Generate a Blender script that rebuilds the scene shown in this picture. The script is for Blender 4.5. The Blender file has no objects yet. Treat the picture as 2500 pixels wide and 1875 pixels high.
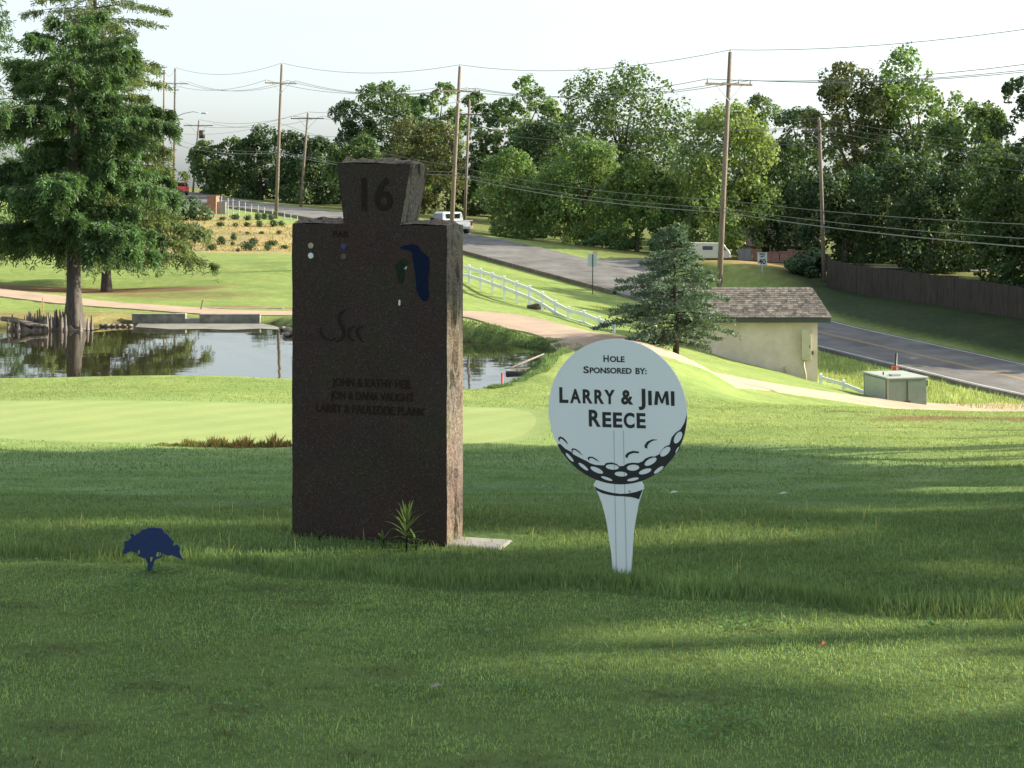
import bpy, math, random
import numpy as np
from mathutils import Vector, Matrix

rng = np.random.default_rng(16)
random.seed(16)
sc = bpy.context.scene
C = sc.collection

# ------------------------------------------------------------------ camera, sky, sun, exposure
F, CX, HY, EYE = 4046.0, 1250.0, 470.0, 1.6      # focal length / centre / eye level in photo pixels, eye height in m
cam = bpy.data.cameras.new('camera'); cam_o = bpy.data.objects.new('camera', cam); C.objects.link(cam_o)
cam.sensor_width = 36.0; cam.lens = 36.0 * F / 2500.0
cam.shift_y = -(937.5 - HY) / 2500.0
cam.clip_start = 0.1; cam.clip_end = 3000
cam_o.location = (0, 0, EYE); cam_o.rotation_euler = (math.radians(90), 0, 0)
sc.camera = cam_o

SUN_AZ, SUN_EL = math.radians(9), math.radians(22)     # azimuth measured from +X (right) towards +Y (away)
SUN = np.array([math.cos(SUN_AZ) * math.cos(SUN_EL), math.sin(SUN_AZ) * math.cos(SUN_EL), math.sin(SUN_EL)])
w = bpy.data.worlds.new('World'); sc.world = w; w.use_nodes = True
nt = w.node_tree; bg = nt.nodes['Background']
sky = nt.nodes.new('ShaderNodeTexSky'); sky.sky_type = 'NISHITA'; sky.sun_disc = False
sky.sun_elevation = SUN_EL; sky.sun_rotation = math.radians(90) - SUN_AZ
sky.altitude = 0; sky.air_density = 1.0; sky.dust_density = 1.95; sky.ozone_density = 1.0
hsv = nt.nodes.new('ShaderNodeHueSaturation'); hsv.inputs['Saturation'].default_value = 0.30
nt.links.new(sky.outputs[0], hsv.inputs['Color']); air = nt.nodes.new('ShaderNodeMix'); air.data_type = 'RGBA'; air.blend_type = 'MULTIPLY'; air.inputs[0].default_value = 1.0; air.inputs[7].default_value = (0.92, 0.99, 1.03, 1)
nt.links.new(hsv.outputs[0], air.inputs[6]); nt.links.new(air.outputs[2], bg.inputs[0])
bg.inputs[1].default_value = 0.14
sl = bpy.data.lights.new('sun', 'SUN'); sl.energy = 5.0; sl.angle = math.radians(0.5); sl.color = (1.0, 0.90, 0.70)
so = bpy.data.objects.new('sun', sl); C.objects.link(so)
so.rotation_euler = Vector((-SUN[0], -SUN[1], -SUN[2])).to_track_quat('-Z', 'Y').to_euler()
sc.view_settings.view_transform = 'Standard'; sc.view_settings.look = 'None'
sc.view_settings.gamma = 1.0; sc.view_settings.use_curve_mapping = False
sc.view_settings.exposure = 1.12
sc.render.engine = 'CYCLES'
sc.cycles.use_denoising = True
sc.cycles.max_bounces = 8; sc.cycles.diffuse_bounces = 3; sc.cycles.glossy_bounces = 3
sc.cycles.transmission_bounces = 4; sc.cycles.transparent_max_bounces = 6
sc.cycles.sample_clamp_indirect = 6.0

# ------------------------------------------------------------------ helpers
def at(px, py, D):
    return Vector(((px - CX) / F * D, D, EYE - (py - HY) / F * D))

def tag(o, label=None, cat=None, group=None, kind=None):
    if label: o['label'] = label
    if cat: o['category'] = cat
    if group: o['group'] = group
    if kind: o['kind'] = kind
    return o

def empty(name, loc, label, cat, group=None, rz=0.0):
    o = bpy.data.objects.new(name, None); C.objects.link(o)
    o.location = loc; o.rotation_euler = (0, 0, rz); o.empty_display_size = 0.1
    return tag(o, label, cat, group)

def link(name, me, mat=None, parent=None, loc=None, rot=None, scale=None):
    o = bpy.data.objects.new(name, me); C.objects.link(o)
    if mat is not None and len(me.materials) == 0: me.materials.append(mat)
    if parent is not None: o.parent = parent
    if loc is not None: o.location = loc
    if rot is not None: o.rotation_euler = rot
    if scale is not None: o.scale = scale
    return o

def copy_tree(o, parent=None):
    c = o.copy(); C.objects.link(c); c.parent = parent
    for ch in list(o.children): copy_tree(ch, c)
    return c

def np_mesh(name, V, corners, tint=None, faces=None):
    """V (n,3) laid out face after face with the same number of corners, or with explicit faces."""
    me = bpy.data.meshes.new(name); n = len(V)
    me.vertices.add(n); me.vertices.foreach_set('co', np.ascontiguousarray(V, np.float32).ravel())
    if faces is None:
        idx = np.arange(n, dtype=np.int32); nf = n // corners
        starts = np.arange(nf, dtype=np.int32) * corners; tot = np.full(nf, corners, np.int32)
    else:
        idx, tot = faces; starts = np.concatenate(([0], np.cumsum(tot)[:-1])).astype(np.int32); nf = len(tot)
    me.loops.add(len(idx)); me.loops.foreach_set('vertex_index', np.ascontiguousarray(idx, np.int32))
    me.polygons.add(nf); me.polygons.foreach_set('loop_start', starts); me.polygons.foreach_set('loop_total', np.ascontiguousarray(tot, np.int32))
    me.update(calc_edges=True)
    if tint is not None:
        a = me.color_attributes.new('tint', 'FLOAT_COLOR', 'POINT')
        t = np.ones((n, 4), np.float32); t[:, :3] = tint
        a.data.foreach_set('color', t.ravel())
    return me

class MB:
    def __init__(s): s.v, s.f = [], []
    def add(s, vs, fs):
        b = len(s.v); s.v += [tuple(v) for v in vs]; s.f += [tuple(i + b for i in f) for f in fs]; return s
    def box(s, c, d, rot=None, taper=1.0):
        R = rot or Matrix.Identity(3); c = Vector(c); vs = []
        for z in (-.5, .5):
            k = 1.0 if z < 0 else taper
            for x, y in ((-.5, -.5), (.5, -.5), (.5, .5), (-.5, .5)):
                vs.append(c + R @ Vector((x * d[0] * k, y * d[1] * k, z * d[2])))
        return s.add(vs, [(3, 2, 1, 0), (4, 5, 6, 7), (0, 1, 5, 4), (1, 2, 6, 5), (2, 3, 7, 6), (3, 0, 4, 7)])
    def bar(s, a, b, wd, ht):
        a, b = Vector(a), Vector(b); d = (b - a); L = d.length; d.normalize()
        side = d.cross(Vector((0, 0, 1)))
        if side.length < 1e-4: side = Vector((1, 0, 0))
        side.normalize(); up = side.cross(d)
        vs = []
        for p in (a, b):
            for x, z in ((-.5, -.5), (.5, -.5), (.5, .5), (-.5, .5)): vs.append(p + side * (x * wd) + up * (z * ht))
        return s.add(vs, [(0, 1, 2, 3), (7, 6, 5, 4), (0, 4, 5, 1), (1, 5, 6, 2), (2, 6, 7, 3), (3, 7, 4, 0)])
    def tube(s, pts, rad, n=8, cap=True):
        pts = [Vector(p) for p in pts]; rad = list(rad) if hasattr(rad, '__len__') else [rad] * len(pts)
        b = len(s.v); prev = None
        for i, p in enumerate(pts):
            d = (pts[min(i + 1, len(pts) - 1)] - pts[max(i - 1, 0)]).normalized()
            u = d.cross(Vector((0, 0, 1))) if prev is None else prev - d * prev.dot(d)
            if u.length < 1e-3: u = d.cross(Vector((0, 1, 0)))
            u.normalize(); prev = u; v = d.cross(u)
            for k in range(n):
                a = 2 * math.pi * k / n
                s.v.append(tuple(p + (u * math.cos(a) + v * math.sin(a)) * rad[i]))
        for i in range(len(pts) - 1):
            for k in range(n):
                k2 = (k + 1) % n
                s.f.append((b + i * n + k, b + i * n + k2, b + (i + 1) * n + k2, b + (i + 1) * n + k))
        if cap:
            s.f.append(tuple(b + k for k in reversed(range(n))))
            s.f.append(tuple(b + (len(pts) - 1) * n + k for k in range(n)))
        return s
    def loft(s, rings, cap=True):
        n = len(rings[0]); b = len(s.v)
        for r in rings: s.v += [tuple(p) for p in r]
        for i in range(len(rings) - 1):
            for k in range(n):
                k2 = (k + 1) % n
                s.f.append((b + i * n + k, b + i * n + k2, b + (i + 1) * n + k2, b + (i + 1) * n + k))
        if cap:
            s.f.append(tuple(b + k for k in reversed(range(n)))); s.f.append(tuple(b + (len(rings) - 1) * n + k for k in range(n)))
        return s
    def mesh(s, name, smooth=False):
        me = bpy.data.meshes.new(name); me.from_pydata(s.v, [], s.f); me.update()
        if smooth: me.polygons.foreach_set('use_smooth', [True] * len(me.polygons))
        return me
    def build(s, name, mat, parent=None, smooth=False, origin=None):
        if origin is None and parent is not None: origin = parent.location
        if origin is not None:
            ox, oy, oz = origin; s.v = [(x - ox, y - oy, z - oz) for x, y, z in s.v]
        return link(name, s.mesh(name, smooth), mat, parent, None if parent is not None else origin)

def bevel(o, wd=0.01, seg=2):
    m = o.modifiers.new('bevel', 'BEVEL'); m.width = wd; m.segments = seg; m.limit_method = 'ANGLE'; return o

def curve_mesh(name, loops, thick, offset=0.0):
    """2-D outline with holes -> solid mesh in the XY plane, z from -thick/2 to thick/2."""
    cu = bpy.data.curves.new(name, 'CURVE'); cu.dimensions = '2D'; cu.fill_mode = 'BOTH'; cu.extrude = thick / 2; cu.offset = offset
    for lp in loops:
        sp = cu.splines.new('POLY'); sp.points.add(len(lp) - 1); sp.use_cyclic_u = True
        for p, q in zip(sp.points, lp): p.co = (q[0], q[1], 0, 1)
    return _to_mesh(cu, name)

def text_mesh(name, body, size, thick, bold=0.0, sx=1.0, space=1.0, align='CENTER'):
    cu = bpy.data.curves.new(name, 'FONT'); cu.body = body; cu.size = size; cu.extrude = thick / 2
    cu.offset = bold; cu.align_x = align; cu.space_character = space; cu.resolution_u = 4
    me = _to_mesh(cu, name)
    if sx != 1.0: me.transform(Matrix.Scale(sx, 4, (1, 0, 0)))
    return me

def _to_mesh(cu, name):
    o = bpy.data.objects.new('tmp', cu); C.objects.link(o)
    dg = bpy.context.evaluated_depsgraph_get(); dg.update()
    me = bpy.data.meshes.new_from_object(o.evaluated_get(dg)); me.name = name
    bpy.data.objects.remove(o); bpy.data.curves.remove(cu)
    return me

# ------------------------------------------------------------------ materials
def mat(name, col, rough=0.8, var=0.15, scale=8.0, bump=0.0, bscale=None, metal=0.0, spec=0.5, col2=None, detail=6.0, stretch=None, bdist=0.02):
    m = bpy.data.materials.new(name); m.use_nodes = True; n = m.node_tree.nodes; l = m.node_tree.links
    b = n['Principled BSDF']; b.inputs['Roughness'].default_value = rough; b.inputs['Metallic'].default_value = metal
    b.inputs['Specular IOR Level'].default_value = spec
    tc = n.new('ShaderNodeTexCoord'); src = tc.outputs['Object']
    if stretch:
        mp = n.new('ShaderNodeMapping'); mp.inputs['Scale'].default_value = stretch; l.new(src, mp.inputs[0]); src = mp.outputs[0]
    nz = n.new('ShaderNodeTexNoise'); nz.inputs['Scale'].default_value = scale; nz.inputs['Detail'].default_value = detail
    nz.inputs['Roughness'].default_value = 0.65; l.new(src, nz.inputs['Vector'])
    r = n.new('ShaderNodeValToRGB'); c2 = col2 or tuple(c * (1 - var * 1.6) for c in col)
    r.color_ramp.elements[0].position = 0.3; r.color_ramp.elements[1].position = 0.7
    r.color_ramp.elements[0].color = (*c2, 1); r.color_ramp.elements[1].color = (*[min(1, c * (1 + var)) for c in col], 1)
    l.new(nz.outputs[0], r.inputs[0]); l.new(r.outputs[0], b.inputs['Base Color'])
    if bump:
        bz = n.new('ShaderNodeTexNoise'); bz.inputs['Scale'].default_value = bscale or scale * 3; bz.inputs['Detail'].default_value = 5
        l.new(src, bz.inputs['Vector'])
        bn = n.new('ShaderNodeBump'); bn.inputs['Strength'].default_value = bump; bn.inputs['Distance'].default_value = bdist
        l.new(bz.outputs[0], bn.inputs['Height']); l.new(bn.outputs[0], b.inputs['Normal'])
    return m

def leaf_mat(name, col, trans=0.35, rough=0.55, tcol=None):
    m = bpy.data.materials.new(name); m.use_nodes = True; n = m.node_tree.nodes; l = m.node_tree.links
    b = n['Principled BSDF']; b.inputs['Roughness'].default_value = rough; b.inputs['Specular IOR Level'].default_value = 0.25
    a = n.new('ShaderNodeAttribute'); a.attribute_name = 'tint'
    mx = n.new('ShaderNodeMix'); mx.data_type = 'RGBA'; mx.blend_type = 'MULTIPLY'; mx.inputs[0].default_value = 1
    mx.inputs[6].default_value = (*col, 1); l.new(a.outputs['Color'], mx.inputs[7]); l.new(mx.outputs[2], b.inputs['Base Color'])
    t = n.new('ShaderNodeBsdfTranslucent'); m2 = n.new('ShaderNodeMix'); m2.data_type = 'RGBA'; m2.blend_type = 'MULTIPLY'; m2.inputs[0].default_value = 1
    tc = tcol or (min(1, col[0] * 1.7), min(1, col[1] * 1.6), col[2] * 0.8)
    m2.inputs[6].default_value = (*tc, 1); l.new(a.outputs['Color'], m2.inputs[7]); l.new(m2.outputs[2], t.inputs[0])
    ms = n.new('ShaderNodeMixShader'); ms.inputs[0].default_value = trans
    l.new(b.outputs[0], ms.inputs[1]); l.new(t.outputs[0], ms.inputs[2]); l.new(ms.outputs[0], n['Material Output'].inputs[0])
    return m

M = {}
M['bark'] = mat('bark', (0.13, 0.10, 0.075), 0.9, 0.3, 6, 0.6, 14, stretch=(3, 3, 0.6))
M['bark_dark'] = mat('bark_dark', (0.075, 0.062, 0.05), 0.9, 0.3, 6, 0.6, 14, stretch=(3, 3, 0.6))
M['cypress_bark'] = mat('cypress_bark', (0.095, 0.080, 0.066), 0.9, 0.35, 5, 0.7, 12, stretch=(4, 4, 0.5))
M['pole_wood'] = mat('pole_wood', (0.20, 0.155, 0.12), 0.85, 0.25, 3, 0.3, 20, stretch=(4, 4, 0.3))
M['steel'] = mat('steel', (0.42, 0.44, 0.45), 0.5, 0.08, 10, metal=0.6)
M['dark_steel'] = mat('dark_steel', (0.06, 0.065, 0.06), 0.5, 0.1, 10, metal=0.3)
M['porcelain'] = mat('porcelain', (0.45, 0.44, 0.42), 0.35, 0.1, 10)
M['wire'] = mat('wire', (0.16, 0.165, 0.17), 0.6, 0.05, 5)
M['cable'] = mat('cable', (0.20, 0.20, 0.20), 0.6, 0.05, 5)
M['white_vinyl'] = mat('white_vinyl', (0.80, 0.83, 0.85), 0.45, 0.05, 6)
M['concrete'] = mat('concrete', (0.30, 0.285, 0.255), 0.9, 0.25, 4, 0.2, 30)
M['asphalt'] = mat('asphalt', (0.185, 0.178, 0.170), 0.95, 0.26, 0.5, 0.15, 40, spec=0.2)
M['path'] = mat('path_concrete', (0.45, 0.335, 0.245), 0.95, 0.10, 0.7, 0.1, 30, spec=0.2)
M['yellow_paint'] = mat('yellow_paint', (0.48, 0.30, 0.10), 0.7, 0.15, 3)
M['white_paint'] = mat('white_paint', (0.62, 0.61, 0.57), 0.7, 0.15, 3)
M['shaded_concrete'] = mat('shaded_concrete', (0.22, 0.22, 0.185), 0.9, 0.3, 3, 0.2, 30)  # concrete darkened to give the spillway face its shade
M['kerb'] = mat('kerb', (0.17, 0.14, 0.11), 0.9, 0.3, 3)
M['stucco'] = mat('stucco', (0.62, 0.53, 0.47), 0.95, 0.12, 1.2, 0.3, 60, spec=0.2)
M['shingle'] = mat('shingle', (0.205, 0.180, 0.158), 0.95, 0.35, 3.0, 0.4, 60, spec=0.2)
M['shingle_edge'] = mat('shingle_ridge', (0.24, 0.205, 0.17), 0.95, 0.4, 5.0, 0.4, 60)
M['fascia'] = mat('fascia', (0.045, 0.055, 0.055), 0.7, 0.1, 4)
M['cabinet_green'] = mat('cabinet_green', (0.150, 0.190, 0.150), 0.5, 0.08, 3)
M['cabinet_light'] = mat('cabinet_panel', (0.42, 0.46, 0.40), 0.5, 0.08, 3)
M['beige_metal'] = mat('beige_metal', (0.47, 0.44, 0.32), 0.5, 0.06, 5)
M['fence_wood'] = mat('fence_wood', (0.055, 0.045, 0.037), 0.9, 0.3, 2.5, 0.3, 20, stretch=(3, 3, 0.4))
M['grey_wood'] = mat('grey_wood', (0.28, 0.27, 0.25), 0.9, 0.2, 2.5, 0.2, 20, stretch=(3, 3, 0.4))
M['red_paint'] = mat('red_paint', (0.42, 0.06, 0.04), 0.5, 0.1, 6)
M['orange_paint'] = mat('orange_paint', (0.50, 0.10, 0.045), 0.5, 0.1, 6)
M['rust_stake'] = mat('rust_stake', (0.42, 0.20, 0.09), 0.7, 0.1, 6)
M['brick'] = mat('brick', (0.30, 0.165, 0.115), 0.9, 0.35, 5, 0.4, 20)
M['mortar'] = mat('mortar', (0.34, 0.31, 0.28), 0.95, 0.1, 5)
M['sign_white'] = mat('sign_white', (0.70, 0.755, 0.775), 0.38, 0.02, 3, spec=0.4)
M['print_black'] = mat('print_black', (0.012, 0.014, 0.018), 0.4, 0.05, 5)
M['print_grey'] = mat('print_grey', (0.40, 0.46, 0.49), 0.5, 0.03, 5)
M['sign_back'] = mat('sign_back', (0.50, 0.56, 0.60), 0.4, 0.05, 3)
M['blue_paint'] = mat('blue_paint', (0.006, 0.023, 0.105), 0.5, 0.06, 20, 0.1, 60)
M['glass'] = mat('dark_glass', (0.02, 0.025, 0.03), 0.08, 0.02, 4)
M['tyre'] = mat('tyre', (0.02, 0.02, 0.02), 0.85, 0.1, 10)
M['car_white'] = mat('car_white', (0.75, 0.76, 0.76), 0.25, 0.02, 4)
M['car_red'] = mat('car_red', (0.42, 0.025, 0.02), 0.25, 0.04, 4)
M['car_cream'] = mat('car_cream', (0.72, 0.68, 0.56), 0.35, 0.05, 2)
M['lamp_red'] = mat('lamp_red', (0.5, 0.02, 0.02), 0.3, 0.02, 4)
M['lamp_clear'] = mat('lamp_clear', (0.7, 0.7, 0.66), 0.2, 0.02, 4)
M['straw'] = mat('straw', (0.42, 0.32, 0.17), 0.95, 0.25, 1.5, 0.5, 8, bdist=0.1)
M['soil'] = mat('soil', (0.09, 0.055, 0.032), 0.95, 0.35, 6, 0.7, 12, bdist=0.05)
M['driftwood'] = mat('driftwood', (0.20, 0.17, 0.145), 0.9, 0.3, 4, 0.5, 15)
M['roof_tile'] = mat('house_roof', (0.16, 0.11, 0.09), 0.9, 0.2, 3)
M['house_brick'] = mat('house_brick', (0.36, 0.20, 0.145), 0.9, 0.2, 3, 0.2, 30)

def shade_smooth(me): me.polygons.foreach_set('use_smooth', [True] * len(me.polygons))
# ------------------------------------------------------------------ terrain
ROAD_S = np.array([-400, -220, -160, -125, -105, -80, -70, -44, -38, -33, -17, 0, 16.7, 40, 80, 160.])
ROAD_Z = np.array([2.0, 2.4, 2.2, 1.5, .44, -.36, -.8, -2.35, -2.8, -3.25, -4.65, -6.3, -7.5, -8.7, -10, -11.])
RD = np.array([0.4698, -0.8827]); RN = np.array([0.8827, 0.4698]); R0 = np.array([17.0, 95.0])
def road_pt(s, off=0.0): return R0 + RD * s + RN * off
def road_z(s): return float(np.interp(s, ROAD_S, ROAD_Z))
WATER = -3.4
ctl = []
def cp(px, py, D): p = at(px, py, D); ctl.append(tuple(p))
def cw(x, y, z): ctl.append((x, y, z))
for x in (-6, -3, 0, 3, 6):
    for y in (0, 4, 7, 8.6): cw(x, y, 0.0)
for a in ((-10, -12, .3), (10, -12, .3), (0, -40, .6), (-40, -30, .6), (40, -30, .4), (-14, 3, 0), (14, 3, -.1)): cw(*a)
for px in (-200, 400, 1000, 1500, 2000, 2600):
    cp(px, 1240, 11.5); cp(px, 1152, 17)
for px in (-200, 300): cp(px, 1070, 27); cp(px, 990, 33)
for px in (700, 1100, 1400): cp(px, 1082, 26.5); cp(px, 1000, 33)
cp(1800, 1085, 24.5); cp(2300, 1085, 24); cp(1800, 1000, 34); cp(2250, 1003, 36); cp(2600, 1010, 36); cp(2900, 1060, 28)
cp(-100, 941, 39); cp(350, 933, 39); cp(700, 946, 38.5)
cp(1300, 965, 39); cp(1420, 930, 40.5); cp(1410, 880, 46); cp(1400, 845, 50.5); cp(1550, 950, 41); cp(1550, 893, 50); cp(1550, 868, 55)
cp(1650, 908, 52); cp(1800, 932, 57); cp(2000, 964, 61); cp(2150, 987, 65); cp(2250, 1008, 46); cp(2250, 994, 66); cp(2600, 1012, 50); cp(1900, 990, 48); cp(1650, 928, 48.5); cp(1650, 890, 56); cp(1800, 952, 53); cp(1800, 912, 62); cp(2000, 980, 57); cp(2000, 945, 66); cp(2150, 1000, 60); cp(2150, 970, 69); cp(1500, 905, 46)
cp(1300, 797, 60); cp(1200, 780, 65); cp(1134, 769, 66); cp(900, 768, 66.5)
cp(0, 714, 72); cp(200, 741, 69); cp(480, 757, 67); cp(600, 763, 66.5); cp(-200, 700, 75); cp(100, 775, 64)
cp(0, 640, 95); cp(300, 640, 95); cp(600, 640, 95); cp(900, 650, 92); cp(600, 700, 79); cp(250, 713, 80); cp(900, 710, 79)
cp(600, 613, 110); cp(700, 613, 110); cp(470, 613, 110); cp(300, 610, 112); cp(600, 546, 127); cp(700, 550, 128); cp(470, 538, 128); cp(520, 527, 136); cp(690, 538, 141)
cp(300, 540, 128); cp(100, 560, 130); cp(-150, 560, 130); cp(860, 590, 120); cp(860, 560, 138)
cp(1000, 690, 90); cp(1145, 694, 94); cp(1293, 746, 88); cp(1400, 776, 82); cp(1480, 801, 78); cp(1600, 850, 72)
cp(1700, 850, 75); cp(1780, 877, 75); cp(1900, 906, 75); cp(1995, 934, 75); cp(2120, 960, 72); cp(1780, 845, 82); cp(2000, 900, 84); cp(2100, 912, 84)
for s in (-220, -160, -125, -105, -80, -70, -57, -44, -38, -33, -25, -17, -8, 0, 8, 16.7, 28, 40, 60, 80, 120):
    for off in (-4.2, 4.2):
        p = road_pt(s, off); cw(p[0], p[1], road_z(s) - 0.05)
cp(1861, 666, 112); cp(1740, 655, 114); cp(1861, 640, 121); cp(1900, 640, 128); cp(1760, 640, 130); cp(1560, 650, 114); cp(1620, 645, 120)
cp(2021, 698, 112); cp(2260, 740, 104); cp(2500, 778, 97); cp(2800, 830, 90)
cw(30, 130, -4.2); cw(40, 120, -4.8); cw(45, 100, -5.6); cw(60, 90, -6.2)
cp(1400, 598, 141); cp(1200, 577, 150); cp(1150, 553, 160); cp(1500, 590, 165); cp(800, 505, 195); cp(600, 490, 212); cp(1000, 510, 205)
cw(24, 2, -.8); cw(24, 12, -1.6); cw(24, 22, -2.6); cw(22, 32, -3.4); cw(40, 15, -2.6); cw(40, 45, -6.0); cw(-20, 12, -.6); cw(-30, 25, -1.8)
for x, y, z in ((-120, 60, -2), (-120, 140, -.5), (-90, 250, 2), (0, 260, 1), (80, 250, -1), (120, 150, -4), (120, 60, -6), (0, 420, 3), (-200, 400, 3), (200, 400, 1), (-250, 100, 0), (250, 80, -5), (-60, 100, -2), (-60, 180, 1)):
    cw(x, y, z)
ctl = np.array(ctl)
def tps_fit(P):
    X, z = P[:, :2] / 50.0, P[:, 2]; n = len(X)
    r2 = ((X[:, None] - X[None]) ** 2).sum(-1); K = 0.5 * r2 * np.log(r2 + 1e-12) + np.eye(n) * 2e-5
    A = np.zeros((n + 3, n + 3)); A[:n, :n] = K; A[:n, n] = 1; A[:n, n + 1:] = X; A[n, :n] = 1; A[n + 1:, :n] = X.T
    return X, np.linalg.solve(A, np.concatenate([z, np.zeros(3)]))
_X, _W = tps_fit(ctl)
def tps(x, y):
    Q = np.stack([x, y], -1).reshape(-1, 2) / 50.0; out = np.empty(len(Q))
    for i in range(0, len(Q), 4000):
        q = Q[i:i + 4000]; r2 = ((q[:, None] - _X[None]) ** 2).sum(-1)
        out[i:i + 4000] = (0.5 * r2 * np.log(r2 + 1e-12)) @ _W[:len(_X)] + _W[len(_X)] + q @ _W[len(_X) + 1:]
    return out.reshape(np.shape(x))
def geo(a, b, n, k): t = np.linspace(0, 1, n); return a + (b - a) * (np.exp(k * t) - 1) / (math.exp(k) - 1)
xs = np.concatenate([-geo(46, 420, 26, 2.6)[::-1], np.arange(-45.6, 45.7, 0.48), geo(46, 420, 26, 2.6)])
ys = np.concatenate([-geo(2, 90, 14, 2.0)[::-1], np.arange(-1.6, 12, 0.34), np.arange(12, 38, 0.5), np.arange(38, 68, 0.4), np.arange(68, 150, 0.95), geo(150, 640, 40, 2.0)])
GX, GY = np.meshgrid(xs, ys)
GZ = tps(GX, GY)
r = np.hypot(GX, GY - 60)
far = np.clip((r - 260) / 140, 0, 1); GZ = GZ * (1 - far) + 2.0 * far
# pond basin
def wp(px, py): D = (EYE - WATER) * F / (py - HY); return ((px - CX) / F * D, D)
POND = np.array([(-26, 42), (-12, 41.6), (-6, 41.2), (-2.4, 40.4), wp(1134, 971), wp(1180, 966), wp(1240, 945), wp(1272, 905), wp(1312, 882), wp(1348, 862), wp(1325, 850),
                 wp(1250, 843), wp(1134, 835), (-4.5, 57), wp(760, 828), wp(722, 823), wp(690, 801), wp(640, 790.5), wp(322, 790.5), wp(300, 796), wp(235, 797), wp(160, 803), wp(0, 802), (-26, 60.4)])
def poly_sd(x, y, P):
    x = np.asarray(x, float); y = np.asarray(y, float)
    d = np.full(x.shape, 1e9); ins = np.zeros(x.shape, bool); n = len(P)
    for i in range(n):
        a, b = P[i], P[(i + 1) % n]; e = b - a; L = (e ** 2).sum()
        t = np.clip(((x - a[0]) * e[0] + (y - a[1]) * e[1]) / L, 0, 1)
        d = np.minimum(d, np.hypot(x - a[0] - t * e[0], y - a[1] - t * e[1]))
        c = ((a[1] > y) != (b[1] > y)) & (x < (b[0] - a[0]) * (y - a[1]) / (b[1] - a[1] + 1e-12) + a[0]); ins ^= c
    return np.where(ins, -d, d)
sel = (GX > -45) & (GX < 12) & (GY > 33) & (GY < 75)
sd = np.full(GX.shape, 99.0); sd[sel] = poly_sd(GX[sel], GY[sel], POND)
bank = np.clip(sd / 0.95, 0, 1); bank = bank * bank * (3 - 2 * bank)
near_bank = np.clip((6 - sd) / 4, 0, 1)
lift = np.maximum(GZ, WATER + 0.22 + 0.2 * np.clip(sd / 3, 0, 1)); GZ = GZ * (1 - near_bank) + lift * near_bank
inside = WATER - 0.12 - 0.5 * np.clip(-sd, 0, 3)
GZ = np.where(sd < 0, inside, (WATER - 0.12) * (1 - bank) + GZ * bank)
# level bed under the road and under the cart path
rs_ = (GX - R0[0]) * RD[0] + (GY - R0[1]) * RD[1]; ro_ = np.abs((GX - R0[0]) * RN[0] + (GY - R0[1]) * RN[1])
bed = np.clip((7.0 - ro_) / 2.6, 0, 1); bed = bed * bed * (3 - 2 * bed); bed *= (rs_ > -215) & (rs_ < 120)
GZ = GZ * (1 - bed) + (np.interp(rs_, ROAD_S, ROAD_Z) - 0.12) * bed
def xy(px, py, D): p = at(px, py, D); return (p.x, p.y)
PATH = [(-34, 78), (-26, 75), xy(0, 714, 72), xy(200, 741, 69), xy(400, 752, 67.3), xy(520, 758, 66), xy(640, 763, 65.6), xy(800, 765, 65.8), (-3, 66.2), xy(1200, 780, 64.3), xy(1300, 797, 59.5),
        xy(1392, 814, 56.6), xy(1455, 836, 53.4), xy(1488, 858, 51.2), xy(1550, 884, 50.6), xy(1650, 908, 52), xy(1800, 932, 57), xy(2000, 964, 61), xy(2150, 987, 65.0), (20, 70), (27, 76)]
PATHW = [2.2, 2.2, 2.2, 2.2, 2.2, 2.2, 2.2, 2.2, 2.2, 2.3, 2.5, 2.7, 2.9, 2.8, 2.5, 2.3, 2.2, 2.2, 2.2, 2.2, 2.2]
def smooth_line(pts, step, extra=None):
    P = [Vector(p) for p in pts]; cum = [0.0]
    for a_, b2 in zip(P, P[1:]): cum.append(cum[-1] + (b2 - a_).length)
    m_ = max(2, int(cum[-1] / step)); T = np.linspace(0, cum[-1], m_); Q = []
    for t in T:
        i = min(max(np.searchsorted(cum, t) - 1, 0), len(P) - 2); u = (t - cum[i]) / (cum[i + 1] - cum[i])
        p0, p1, p2, p3 = P[max(i - 1, 0)], P[i], P[i + 1], P[min(i + 2, len(P) - 1)]
        Q.append(0.5 * ((2 * p1) + (p2 - p0) * u + (2 * p0 - 5 * p1 + 4 * p2 - p3) * u * u + (3 * p1 - p0 - 3 * p2 + p3) * u ** 3))
    return Q, T, cum
_Q, _T, _c = smooth_line(PATH, 1.0); _q = np.array([(v.x, v.y) for v in _Q]); _qw = np.interp(_T, _c, PATHW)
_qz = np.maximum(tps(_q[:, 0], _q[:, 1]), np.where((_q[:, 0] > -30) & (_q[:, 0] < 3), WATER + .18, -99))
_qz = np.convolve(np.pad(_qz, 3, mode='edge'), np.ones(7) / 7, 'valid')
for j_ in np.nonzero((ys > 44) & (ys < 82))[0]:
    i_ = np.nonzero(np.abs(xs) < 38)[0]
    d_ = np.hypot(xs[i_][:, None] - _q[None, :, 0], ys[j_] - _q[None, :, 1]); k_ = d_.argmin(1); dm = d_.min(1) - _qw[k_] / 2
    wgt = np.clip((1.3 - dm) / 1.1, 0, 1); wgt = wgt * wgt * (3 - 2 * wgt) * (sd[j_, i_] > 0) * np.clip((3.4 - xs[i_]) / 1.5, 0, 1)
    GZ[j_, i_] = GZ[j_, i_] * (1 - wgt) + _qz[k_] * wgt
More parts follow.
